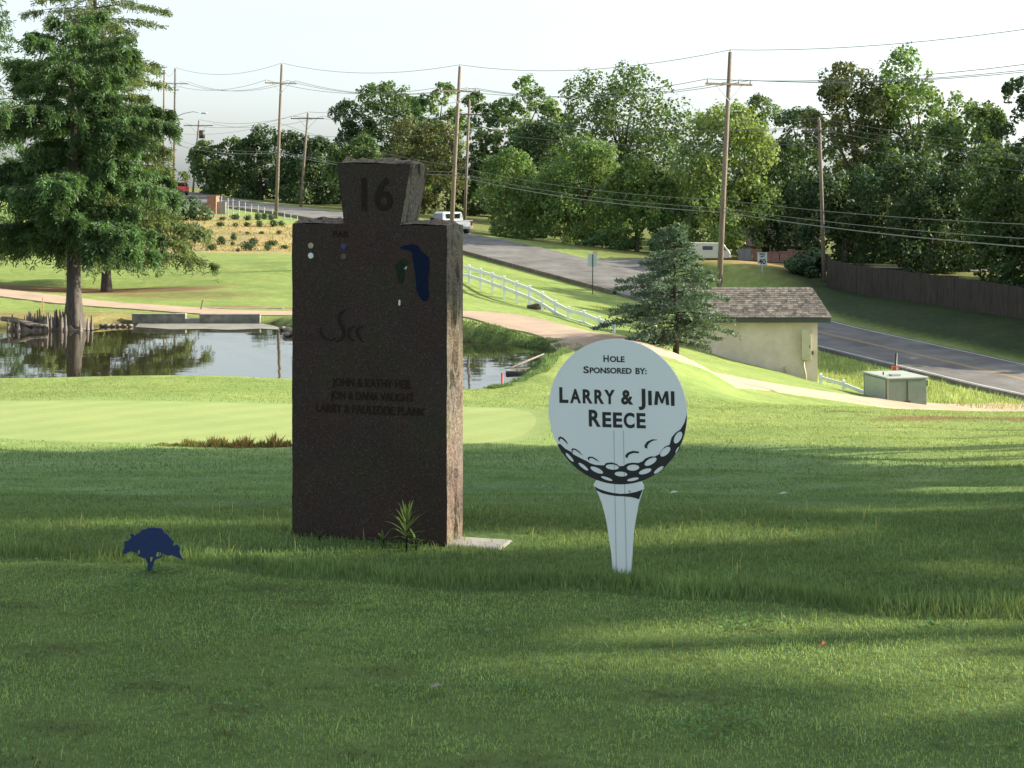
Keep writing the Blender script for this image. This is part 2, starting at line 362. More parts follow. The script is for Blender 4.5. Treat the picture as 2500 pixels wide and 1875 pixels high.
# small unevenness of a mown lawn (none on the putting green)
GREEN = np.array([[(px - CX) / F * D, D] for px, D in ((-500, 29.5), (-200, 27.8), (200, 26.3), (700, 25.8), (1134, 26.2), (1240, 26.8), (1300, 27.8), (1335, 29.3), (1338, 31), (1320, 32.4), (1270, 33.5), (1134, 34.4), (700, 34.6), (200, 34.2), (-500, 34))])
gd = np.full(GX.shape, 99.0); s2 = (GX > -30) & (GX < 10) & (GY > 20) & (GY < 40); gd[s2] = poly_sd(GX[s2], GY[s2], GREEN)
hum = 0.035 * np.sin(GX * .9 + 1.3 * np.sin(GY * .31)) * np.sin(GY * .62 + .7) + 0.02 * np.sin(GX * 2.1 + GY * 1.3)
GZ += hum * np.clip((GY - 9) / 4, 0, 1) * np.clip(gd, 0, 1) * (sd > 1.2) * np.clip((42 - GY) / 4, 0, 1)
def H(x, y):
    x = np.asarray(x, float); y = np.asarray(y, float)
    i = np.clip(np.searchsorted(xs, x) - 1, 0, len(xs) - 2); j = np.clip(np.searchsorted(ys, y) - 1, 0, len(ys) - 2)
    u = (x - xs[i]) / (xs[i + 1] - xs[i]); v = (y - ys[j]) / (ys[j + 1] - ys[j])
    return GZ[j, i] * (1 - u) * (1 - v) + GZ[j, i + 1] * u * (1 - v) + GZ[j + 1, i] * (1 - u) * v + GZ[j + 1, i + 1] * u * v
def Hf(x, y): return float(H(x, y))
def on(px, D): x = (px - CX) / F * D; return Vector((x, D, Hf(x, D)))

# albedo zones (ground covers; on the slope and right bank, shade is put in too)
col = np.zeros(GX.shape + (3,)); col[:] = (0.245, 0.318, 0.100)                     # mown lawn
def blob(px, py, D, rx, ry, c, soft=0.35, k=1.0):
    p = at(px, py, D); q = np.hypot((GX - p.x) / rx, (GY - p.y) / ry)
    a = np.clip((1 + soft - q) / soft, 0, 1)[..., None] * k; col[:] = col * (1 - a) + np.array(c) * a
slz = (np.clip((25.5 - GY) / 1.5, 0, 1) * np.clip(1.2 - (GX - 2) / 4, 0, 1))[..., None]; col[:] = col * (1 - slz) + np.array((0.150, 0.240, 0.095)) * slz     # tree shade on the slope, put in as darker, bluer turf
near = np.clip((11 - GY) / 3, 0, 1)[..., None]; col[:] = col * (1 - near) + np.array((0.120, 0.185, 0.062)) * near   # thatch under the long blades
blob(60, 690, 78, 5, 3.2, (0.27, 0.155, 0.095)); blob(300, 705, 79, 4.2, 2.0, (0.25, 0.15, 0.09)); blob(430, 725, 74, 2.6, 1.6, (0.20, 0.17, 0.075), .8, .7)
blob(170, 770, 63, 3.4, 1.4, (0.34, 0.27, 0.13), .6, .8); blob(20, 765, 64, 2.5, .9, (0.30, 0.25, 0.11), .6, .6)
blob(640, 760, 68.5, 2, .6, (0.27, 0.19, 0.11), .6)
# straw slope with young shrubs
tx = at(600, 580, 118); q = np.maximum(np.abs(GX + 19) / 8.5, np.abs(GY - 119) / 9.5)
a = np.clip((1.12 - q) / .12, 0, 1)[..., None]; nse = (0.5 + 0.5 * np.sin(GX * 1.7 + 2 * np.sin(GY * .8)) * np.sin(GY * 1.3 + GX * .6))[..., None]
col[:] = col * (1 - a) + (np.array((0.40, 0.34, 0.17)) * nse + np.array((0.37, 0.265, 0.16)) * (1 - nse)) * a
p = at(540, 528, 134); q = np.hypot((GX - p.x) / 3.0, (GY - p.y) / 2.2); a = np.clip((1.3 - q) / .3, 0, 1)[..., None]; col[:] = col * (1 - a) + np.array((0.40, 0.26, 0.17)) * a
p = at(670, 616, 109); q = np.hypot((GX - p.x) / 4.0, (GY - p.y) / .9); a = np.clip((1.3 - q) / .3, 0, 1)[..., None]; col[:] = col * (1 - a) + np.array((0.44, 0.31, 0.18)) * a
# verge beyond the road: dry, tan; under the trees: shade put into the ground colour
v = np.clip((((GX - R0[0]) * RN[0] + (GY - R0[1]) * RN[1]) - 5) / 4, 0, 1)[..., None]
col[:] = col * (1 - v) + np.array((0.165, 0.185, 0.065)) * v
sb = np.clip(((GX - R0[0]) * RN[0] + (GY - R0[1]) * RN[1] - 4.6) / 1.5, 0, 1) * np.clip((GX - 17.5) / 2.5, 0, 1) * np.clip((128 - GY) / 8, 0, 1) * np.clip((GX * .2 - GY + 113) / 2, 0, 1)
col[:] = col * (1 - sb[..., None]) + np.array((0.050, 0.072, 0.034)) * sb[..., None]      # tree shade on the bank, painted as dark green ground
blob(1880, 652, 118, 4.5, 2.4, (0.36, 0.25, 0.115), .6, .9)
blob(2400, 1024, 31.5, 1.7, .7, (0.22, 0.135, 0.075), .5); blob(2080, 1005, 34, .35, .1, (0.09, .07, .04), .5)
bankc = ((sd > -0.6) & (sd < 0.42))[..., None]; col[:] = np.where(bankc, np.array((0.075, 0.065, 0.038)), col)
p = at(560, 1075, 25.6); q = np.hypot((GX - p.x) / 1.3, (GY - p.y) / .35); a = np.clip((1.3 - q) / .3, 0, 1)[..., None]; col[:] = col * (1 - a) + np.array((0.10, 0.062, 0.035)) * a

ny, nx = GX.shape
V = np.stack([GX, GY, GZ], -1).reshape(-1, 3)
ii = np.arange(ny * nx).reshape(ny, nx)
fc = np.stack([ii[:-1, :-1], ii[:-1, 1:], ii[1:, 1:], ii[1:, :-1]], -1).reshape(-1)
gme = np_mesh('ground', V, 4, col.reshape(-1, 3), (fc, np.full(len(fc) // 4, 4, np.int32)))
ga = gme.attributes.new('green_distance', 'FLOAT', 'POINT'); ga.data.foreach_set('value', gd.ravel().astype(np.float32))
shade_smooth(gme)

gm = bpy.data.materials.new('lawn'); gm.use_nodes = True; n = gm.node_tree.nodes; l = gm.node_tree.links; b = n['Principled BSDF']
b.inputs['Roughness'].default_value = 0.9; b.inputs['Specular IOR Level'].default_value = 0.1
tc = n.new('ShaderNodeTexCoord'); at1 = n.new('ShaderNodeAttribute'); at1.attribute_name = 'tint'
def noise(scale, detail=4, rough=.6):
    z = n.new('ShaderNodeTexNoise'); z.inputs['Scale'].default_value = scale; z.inputs['Detail'].default_value = detail; z.inputs['Roughness'].default_value = rough
    l.new(tc.outputs['Object'], z.inputs['Vector']); return z
def ramp(src, a, bb, p0=.3, p1=.7):
    r_ = n.new('ShaderNodeValToRGB'); r_.color_ramp.elements[0].position = p0; r_.color_ramp.elements[1].position = p1
    r_.color_ramp.elements[0].color = (*a, 1); r_.color_ramp.elements[1].color = (*bb, 1); l.new(src, r_.inputs[0]); return r_
def mul(a_, b_, blend='MULTIPLY', fac=1.0):
    x = n.new('ShaderNodeMix'); x.data_type = 'RGBA'; x.blend_type = blend
    if hasattr(fac, 'links'): l.new(fac, x.inputs[0])
    else: x.inputs[0].default_value = fac
    l.new(a_, x.inputs[6]); l.new(b_, x.inputs[7]); return x.outputs[2]
n1, n2, n3 = noise(.35, 5), noise(2.2, 6, .7), noise(16, 6, .75)
c1 = mul(at1.outputs['Color'], ramp(n1.outputs[0], (.78, .86, .80), (1.18, 1.10, 1.1)).outputs[0])
c1 = mul(c1, ramp(n2.outputs[0], (.72, .78, .72), (1.22, 1.16, 1.2)).outputs[0])
c1 = mul(c1, ramp(n3.outputs[0], (.62, .66, .6), (1.3, 1.25, 1.25)).outputs[0])
at2 = n.new('ShaderNodeAttribute'); at2.attribute_name = 'green_distance'
mr = n.new('ShaderNodeMapRange'); mr.inputs[1].default_value = -.22; mr.inputs[2].default_value = .12; mr.inputs[3].default_value = 1; mr.inputs[4].default_value = 0
l.new(at2.outputs['Fac'], mr.inputs[0])
pg = ramp(noise(.55, 8, .7).outputs[0], (.255, .325, .115), (.335, .385, .145), .25, .75)
mr2 = n.new('ShaderNodeMapRange'); mr2.inputs[1].default_value = .75; mr2.inputs[2].default_value = 1.15; mr2.inputs[3].default_value = 1; mr2.inputs[4].default_value = 0
l.new(at2.outputs['Fac'], mr2.inputs[0]); collar = ramp(n2.outputs[0], (.215, .300, .095), (.265, .345, .118)); c1 = mul(c1, collar.outputs[0], 'MIX', mr2.outputs[0])
wv = n.new('ShaderNodeTexWave'); wv.inputs['Scale'].default_value = .30; wv.inputs['Distortion'].default_value = .6; wv.inputs['Detail'].default_value = 2
mpw = n.new('ShaderNodeMapping'); mpw.inputs['Rotation'].default_value = (0, 0, .5); l.new(tc.outputs['Object'], mpw.inputs[0]); l.new(mpw.outputs[0], wv.inputs['Vector'])
pgc = mul(pg.outputs[0], ramp(wv.outputs[0], (.955, .97, .95), (1.03, 1.02, 1.03), .3, .7).outputs[0]); pgc = mul(pgc, ramp(n3.outputs[0], (.90, .91, .88), (1.08, 1.07, 1.08)).outputs[0])
fin = mul(c1, pgc, 'MIX', mr.outputs[0])
l.new(fin, b.inputs['Base Color'])
bp = n.new('ShaderNodeBump'); bp.inputs['Strength'].default_value = .55; bp.inputs['Distance'].default_value = .05
ad = n.new('ShaderNodeMath'); ad.operation = 'ADD'; l.new(n3.outputs[0], ad.inputs[0]); l.new(n2.outputs[0], ad.inputs[1])
inv = n.new('ShaderNodeMath'); inv.operation = 'SUBTRACT'; inv.inputs[0].default_value = 1.02; l.new(mr.outputs[0], inv.inputs[1])
m3 = n.new('ShaderNodeMath'); m3.operation = 'MULTIPLY'; l.new(ad.outputs[0], m3.inputs[0]); l.new(inv.outputs[0], m3.inputs[1])
l.new(m3.outputs[0], bp.inputs['Height']); l.new(bp.outputs[0], b.inputs['Normal'])
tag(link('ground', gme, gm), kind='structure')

# water
wm = bpy.data.materials.new('pond_water'); wm.use_nodes = True; n_ = wm.node_tree.nodes; l_ = wm.node_tree.links; b_ = n_['Principled BSDF']
b_.inputs['Base Color'].default_value = (.026, .024, .013, 1); b_.inputs['Roughness'].default_value = .025; b_.inputs['IOR'].default_value = 1.333
t_ = n_.new('ShaderNodeTexCoord'); z_ = n_.new('ShaderNodeTexNoise'); z_.inputs['Scale'].default_value = .8; z_.inputs['Detail'].default_value = 3
l_.new(t_.outputs['Object'], z_.inputs['Vector']); k_ = n_.new('ShaderNodeBump'); k_.inputs['Strength'].default_value = .12; k_.inputs['Distance'].default_value = .03
l_.new(z_.outputs[0], k_.inputs['Height']); l_.new(k_.outputs[0], b_.inputs['Normal'])
cen = POND.mean(0); ring = []
for i in range(len(POND)):
    e0 = POND[i] - POND[i - 1]; e1 = POND[(i + 1) % len(POND)] - POND[i]
    nn = np.array([e0[1], -e0[0]]) / np.hypot(*e0) + np.array([e1[1], -e1[0]]) / np.hypot(*e1); nn /= max(.5, np.hypot(*nn)); ring.append(POND[i] + nn * .35)
wme = bpy.data.meshes.new('pond_water'); wme.from_pydata([(p[0], p[1], WATER) for p in ring], [], [list(range(len(ring)))]); wme.update()
tag(link('pond_water', wme, wm), kind='structure')

mfl = bpy.data.meshes.new('mud_flat'); mfl.from_pydata([(*wp(x, y), WATER + .012) for x, y in ((338, 790.8), (640, 790.8), (672, 797), (694, 806), (640, 803), (560, 806), (500, 803.5), (420, 805), (368, 801), (330, 799))], [], [list(range(10))]); tag(link('mud_flat', mfl, mat('pale_silt', (.27, .26, .215), .55, .25, 1.2, .3, 10)), kind='structure')

# ribbons that follow the ground
def ribbon(name, pts, widths, material, lift=0.03, step=0.7, nseg=5, thick=0.0, kind='structure', parent=None, zf=None):
    Q, T, cum = smooth_line(pts, step); m_ = len(Q)
    W = np.interp(T, cum, widths) if hasattr(widths, '__len__') else np.full(m_, widths)
    mb = MB(); rows = []
    for k in range(m_):
        d = (Q[min(k + 1, m_ - 1)] - Q[max(k - 1, 0)]).normalized(); nn = Vector((d.y, -d.x)); row = []
        for j in range(nseg + 1):
            p = Q[k] + nn * (W[k] * (j / nseg - .5)); z = (Hf(p.x, p.y) if zf is None else zf(p.x, p.y)) + lift
            row.append((p.x, p.y, z))
        if thick: row = [(row[0][0], row[0][1], row[0][2] - thick)] + row + [(row[-1][0], row[-1][1], row[-1][2] - thick)]
        rows.append(row)
    c_ = len(rows[0]); vs = [p for r_ in rows for p in r_]
    fs = [(k * c_ + j, k * c_ + j + 1, (k + 1) * c_ + j + 1, (k + 1) * c_ + j) for k in range(m_ - 1) for j in range(c_ - 1)]
    mb.add(vs, fs); o = mb.build(name, material, parent)
    if kind and parent is None: tag(o, kind=kind)
    return o
ribbon('cart_path', PATH, PATHW, M['path'], 0.045, .6, 6, .12)
rs = list(np.arange(-215, 121, 3.0))
def rz(x, y):
    s = (x - R0[0]) * RD[0] + (y - R0[1]) * RD[1]; return road_z(s)
road = ribbon('road', [tuple(road_pt(s)) for s in rs], 7.4, M['asphalt'], .05, 1.5, 6, .3, zf=rz)
def line(name, off, wd, m_, lift, s0=-215, s1=118):
    q = [tuple(road_pt(s, off)) for s in np.arange(s0, s1, 3.0)]
    o = ribbon(name, q, wd, m_, lift, 1.5, 1, parent=road, zf=rz); return o
line('yellow_line', -.12, .10, M['yellow_paint'], .054, -14); line('yellow_line', .12, .10, M['yellow_paint'], .054, -14)
line('white_line', -3.35, .11, M['white_paint'], .054, -12); line('white_line', 3.35, .11, M['white_paint'], .054, -12)
tag(ribbon('kerb', [tuple(road_pt(s, -3.82)) for s in np.arange(-90, -13, 3.0)], .22, M['kerb'], .14, 1.5, 2, .3, zf=rz), kind='structure')
ribbon('side_street', [tuple(road_pt(-27, 2.5)), tuple(road_pt(-27.5, 6)), tuple(road_pt(-27, 12)), tuple(road_pt(-25, 20)), tuple(road_pt(-22, 32)), tuple(road_pt(-19, 50))], [12, 8.0, 6, 5.6, 5.6, 5.6], M['asphalt'], .06, 1.2, 5)
# ------------------------------------------------------------------ vegetation builders
def unit(v): return v / np.maximum(np.linalg.norm(v, axis=-1, keepdims=True), 1e-9)
def leaf_quads(P, Nrm, size, aspect=1.0, r=rng):
    """one quad per point, facing Nrm, spun at random"""
    n = len(P); a = unit(np.cross(Nrm, unit(r.normal(size=(n, 3))))); b = np.cross(unit(Nrm), a)
    s = np.asarray(size).reshape(-1, 1) * 0.5
    a = a * s; b = b * s * aspect
    return np.stack([P - a - b * .35, P + b * -1 * .9 + a * .2, P + a + b * .35, P - a * .2 + b * .9], 1).reshape(-1, 3)
def strip_quads(P, Dir, length, width, r=rng):
    n = len(P); d = unit(Dir); side = unit(np.cross(d, r.normal(size=(n, 3)))) * (np.asarray(width).reshape(-1, 1) * .5)
    t = P + d * np.asarray(length).reshape(-1, 1)
    return np.stack([P - side * .6, P + side * .6, t + side, t - side], 1).reshape(-1, 3)
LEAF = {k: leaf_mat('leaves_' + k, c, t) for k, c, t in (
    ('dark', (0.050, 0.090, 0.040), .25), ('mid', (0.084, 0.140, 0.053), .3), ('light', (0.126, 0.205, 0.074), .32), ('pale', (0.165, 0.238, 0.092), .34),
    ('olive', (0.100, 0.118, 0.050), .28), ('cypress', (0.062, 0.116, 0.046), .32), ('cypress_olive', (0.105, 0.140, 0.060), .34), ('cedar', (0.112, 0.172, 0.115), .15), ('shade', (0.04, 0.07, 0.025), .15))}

def broadleaf(name, label, px, D, top, wpx, kind, seed, n_leaf=7000, low=.25, leaf=.30, depth=.9, lobes=16, loc=None, R=None, hgt=None, group='trees across the road', keep=None, bark='bark'):
    r = np.random.default_rng(seed)
    if loc is None:
        base = on(px, D); R = wpx / F * D / 2; hgt = (EYE - (top - HY) / F * D) - base.z
    else: base = Vector((loc[0], loc[1], Hf(*loc)))
    root = empty(name, base, label, 'tree', group)
    cz0 = hgt * low; ch = (hgt - cz0) / 2; cc = np.array([0, 0, cz0 + ch])
    th_ = np.arange(lobes) * 2.39996 + r.uniform(0, 6); zz_ = np.linspace(-.92, .80, lobes)[r.permutation(lobes)] + r.normal(0, .06, lobes)
    rad_ = np.sqrt(np.clip(1 - np.clip(zz_, -1, 1) ** 2 * np.where(zz_ < 0, .35, .85), .08, 1)) * r.uniform(.38, .74, lobes)
    d = np.stack([np.cos(th_) * rad_, np.sin(th_) * rad_, zz_ * .9], -1); lc = cc + d * np.array([R, R * depth, ch]); lr = r.uniform(.34, .50, lobes) * min(R, ch * 1.1)
    lc = np.vstack([lc, cc[None] + [[0, 0, ch * .62]], cc[None]]); lr = np.append(lr, [ch * .36 if ch < R else R * .4, min(R, ch) * .5])
    # sub-clumps on the outer side of each lobe
    k = 15; cd = unit(r.normal(size=(len(lc), k, 3)) + (lc - cc)[:, None] / np.array([R, R, ch]) * .9 + np.array([0, 0, .25]))
    cp_ = lc[:, None] + cd * lr[:, None, None] * r.uniform(.72, 1.04, (len(lc), k, 1)); crad = lr[:, None] * r.uniform(.22, .42, (len(lc), k)) * 1.1
    cp_ = cp_.reshape(-1, 3); crad = crad.reshape(-1); cdir = cd.reshape(-1, 3)
    m = len(cp_); wts = crad ** 2; pick = r.choice(m, n_leaf, p=wts / wts.sum())
    off = unit(r.normal(size=(n_leaf, 3)) + cdir[pick] * .5) * (r.uniform(.15, 1, (n_leaf, 1)) ** .5)
    P = cp_[pick] + off * crad[pick][:, None] * 1.15
    P[:, 2] = np.maximum(P[:, 2], .25)
    nrm = unit(off * .9 + r.normal(size=(n_leaf, 3)) * .55 + np.array([0, 0, .35]))
    ct = r.uniform(.72, 1.28, m)[pick] * r.uniform(.85, 1.15, n_leaf)
    if keep is not None:
        ok = keep(P + np.array(base)); P, nrm, ct = P[ok], nrm[ok], ct[ok]
    hue = r.uniform(.9, 1.12, m)
    hue = np.resize(hue[pick], len(P))
    tint = np.stack([ct * hue, ct, ct * (2 - hue) * .95], -1)
    Vq = leaf_quads(P, nrm, r.uniform(.42, 1.45, len(P)) * leaf, .8, r)
    link('crown', np_mesh('crown', Vq, 4, np.repeat(tint, 4, 0)), LEAF[kind], root)
    mb = MB(); tr = max(.12, hgt * .022); top_ = Vector(cc) + Vector((0, 0, ch * .3)); lean = Vector((r.normal() * .03 * hgt, r.normal() * .03 * hgt, 0))
    mb.tube([Vector((0, 0, -.3)), Vector((0, 0, .25)), Vector((0, 0, hgt * .2)) + lean * .3, Vector((0, 0, hgt * .45)) + lean, top_], [tr * 1.6, tr * 1.15, tr, tr * .7, tr * .2], 8)
    trunk_ = mb.build('trunk', M[bark], root, True, (0, 0, 0))
    mb = MB()
    for i in range(0, len(lc) - 2, 2):
        e = Vector(lc[i]); s0 = Vector((0, 0, max(hgt * .15, min(e.z * .6, hgt * .45)))) + lean * .5
        mb.tube([s0, (s0 + e) / 2 + Vector((0, 0, .06 * hgt)), e], [tr * .5, tr * .3, tr * .08], 6)
    mb.build('limb', M[bark], None, True, (0, 0, 0)).parent = trunk_
    return root

def bald_cypress(name, label, base, hgt, R, kind, seed, n_spray=26000, first=.22, trunk_r=.26, flare=1.0, hang=1.0, leaf=(.20, .055), shape=None):
    r = np.random.default_rng(seed); root = empty(name, base, label, 'tree', 'bald cypresses by the pond')
    # fluted, flaring trunk
    rings = []
    for z, k in ((-.5, 2.3), (0, 2.05), (.25, 1.75), (.6, 1.42), (1.1, 1.16), (1.8, 1.03), (3, .96), (hgt * .35, .82), (hgt * .6, .52), (hgt * .85, .2), (hgt, .04)):
        ring = []; k = k if k < 1 else 1 + (k - 1) * flare
        for a in range(20):
            th = a / 20 * 2 * math.pi; fl = 1 + (.20 if z < 1.2 else .04) * math.sin(th * 5 + .6 + z * .15) * (max(.15, 1 - z / 1.6) if z > 0 else 1)
            ring.append((math.cos(th) * trunk_r * k * fl, math.sin(th) * trunk_r * k * fl, z))
        rings.append(ring)
    MB().loft(rings).build('trunk', M['cypress_bark'], root, True, (0, 0, 0))
    mb = MB(); P, Dr, T = [], [], []
    nb = int(hgt * 4.2); g = 2.39996
    for i in range(nb):
        f = (i + .5) / nb; z = hgt * (first + (1 - first) * f ** 1.05); th = i * g + r.normal() * .35
        L = R * (shape(f) if shape else (1 - f) ** .75 * (.75 + .35 * math.sin(f * 9 + seed))) * r.uniform(.72, 1.15) + .35
        d = np.array([math.cos(th), math.sin(th), 0]); pts = []
        for u in (0, .3, .6, .85, 1):
            pts.append(np.array([0, 0, z]) + d * L * u + np.array([0, 0, L * (.20 * u - .30 * u * u) * (1 if f < .7 else -.3) + .25 * u * f]))
        mb.tube(pts, [max(.012, .055 * L / R * (1 - u * .85) * (1.3 - f)) for u in (0, .3, .6, .85, 1)], 5)
        pa = np.array(pts); ns = max(6, int(n_spray * L / (R * nb * .52) * (1.25 - .75 * f)))
        nt_ = max(4, int(L * 6)); ut = r.uniform(.03, 1.0, nt_); bp_ = np.stack([np.interp(ut, (0, .3, .6, .85, 1), pa[:, c]) for c in range(3)], 1)
        side = np.array([-d[1], d[0], 0]); tl = L * .36 * (1.1 - ut) + .35; sg = r.choice([-1, 1], nt_)
        tw = unit(d[None] * r.uniform(.3, 1, (nt_, 1)) + side[None] * sg[:, None] * r.uniform(.4, 1.1, (nt_, 1)) + np.array([0, 0, -.12])[None]) * tl[:, None]
        k = r.integers(0, nt_, ns); u2 = r.uniform(.1, 1, (ns, 1)); pp = bp_[k] + tw[k] * u2 + r.normal(size=(ns, 3)) * .055
        droop = r.random(ns) ** 2.0 * hang * (.9 - .5 * f); pp[:, 2] -= droop * u2[:, 0]
        dd = unit(unit(tw[k]) * .55 + r.normal(size=(ns, 3)) * .5 + np.array([0, 0, -.55]) * (hang * .7 + .3))
        ct = r.uniform(.6, 1.45, nt_)[k] * r.uniform(.85, 1.15, ns) * r.uniform(.8, 1.25)
        P.append(pp); Dr.append(dd); T.append(ct)
    mb.build('branch', M['cypress_bark'], root, True, (0, 0, 0))
    P, Dr, T = np.vstack(P), np.vstack(Dr), np.concatenate(T); n_ = len(P)
    V_ = strip_quads(P, Dr, r.uniform(.7, 1.4, n_) * leaf[0], r.uniform(.7, 1.3, n_) * leaf[1], r)
    link('crown', np_mesh('crown', V_, 4, np.repeat(np.stack([T, T, T * .95], -1), 4, 0)), LEAF[kind], root)
    return root

# ------------------------------------------------------------------ grass
G_SHORT = leaf_mat('grass_mown', (0.250, 0.385, 0.125), .30, .6, (0.52, 0.58, 0.13))
G_ROUGH = leaf_mat('grass_rough', (0.150, 0.265, 0.090), .28, .6, (0.36, 0.43, 0.10))
G_SHADED = leaf_mat('grass_shaded', (0.160, 0.275, 0.098), .24, .7, (0.30, 0.38, 0.09))  # darker copy of the lawn blades, with tree shade in its colour
G_FAR = leaf_mat('grass_far', (0.290, 0.405, 0.130), .30, .7, (0.44, 0.50, 0.12))
def blades(name, label, X, Y, h, wd, m_, tint, lean=.5, seg=2, z=None):
    n_ = len(X); Z = H(X, Y) if z is None else z; P = np.stack([X, Y, Z - .004], -1)
    th = rng.uniform(0, 2 * math.pi, n_); fa = rng.uniform(0, math.pi, n_)
    side = np.stack([np.cos(fa), np.sin(fa) * .6, np.zeros(n_)], -1) * (wd * .5)[:, None]
    ln = np.abs(rng.normal(0, lean, n_)).clip(0, 1.4); dv = np.stack([np.cos(th) * np.sin(ln), np.sin(th) * np.sin(ln), np.cos(ln)], -1) * h[:, None]
    if seg == 2:
        mid = P + dv * .55 + np.array([0, 0, 1.0]) * (h * .08)[:, None]; tip = P + dv - np.array([0, 0, 1.0]) * (h * ln * .22)[:, None]
        V_ = np.stack([P - side, P + side, mid + side * .8, mid - side * .8, tip], 1).reshape(-1, 3)
        b0 = np.arange(n_, dtype=np.int32)[:, None] * 5; idx = (b0 + np.array([0, 1, 2, 3, 3, 2, 4], np.int32)).ravel(); tot = np.tile(np.array([4, 3], np.int32), n_)
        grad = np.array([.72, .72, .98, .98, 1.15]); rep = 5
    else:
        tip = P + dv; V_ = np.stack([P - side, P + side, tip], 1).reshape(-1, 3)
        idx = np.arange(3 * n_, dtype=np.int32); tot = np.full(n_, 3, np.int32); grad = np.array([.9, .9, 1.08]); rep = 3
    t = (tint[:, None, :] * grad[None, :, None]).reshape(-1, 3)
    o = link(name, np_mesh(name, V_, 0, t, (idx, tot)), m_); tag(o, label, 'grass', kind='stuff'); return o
def tints(n_, X, Y, yel=.10, f=1.3):
    patch = .5 + .5 * np.sin(X * 2.3 * f + 1.7 * np.sin(Y * 1.9 * f)) * np.sin(Y * 2.9 * f + 1.3 * np.sin(X * 1.1 * f) + .5)
    patch2 = .55 + .45 * np.sin(X * 7.3 * f + 2.1 * np.sin(Y * 3.7 * f) + 1) * np.sin(Y * 9.1 * f + 1.9 * np.sin(X * 4.3 * f))
    b_ = rng.normal(1, .18, n_).clip(.45, 1.7) * (.74 + .46 * patch * patch2); y_ = (rng.random(n_) < yel) * rng.uniform(.3, 1, n_)
    return np.stack([b_ * (1 + .55 * y_), b_ * (1 + .22 * y_), b_ * (1 + .5 * y_)], -1)
def edge_y(X): return 7.19 - .242 * (X + 2.22) + .05 * np.sin(X * 3.1) + .03 * np.sin(X * 7.7)
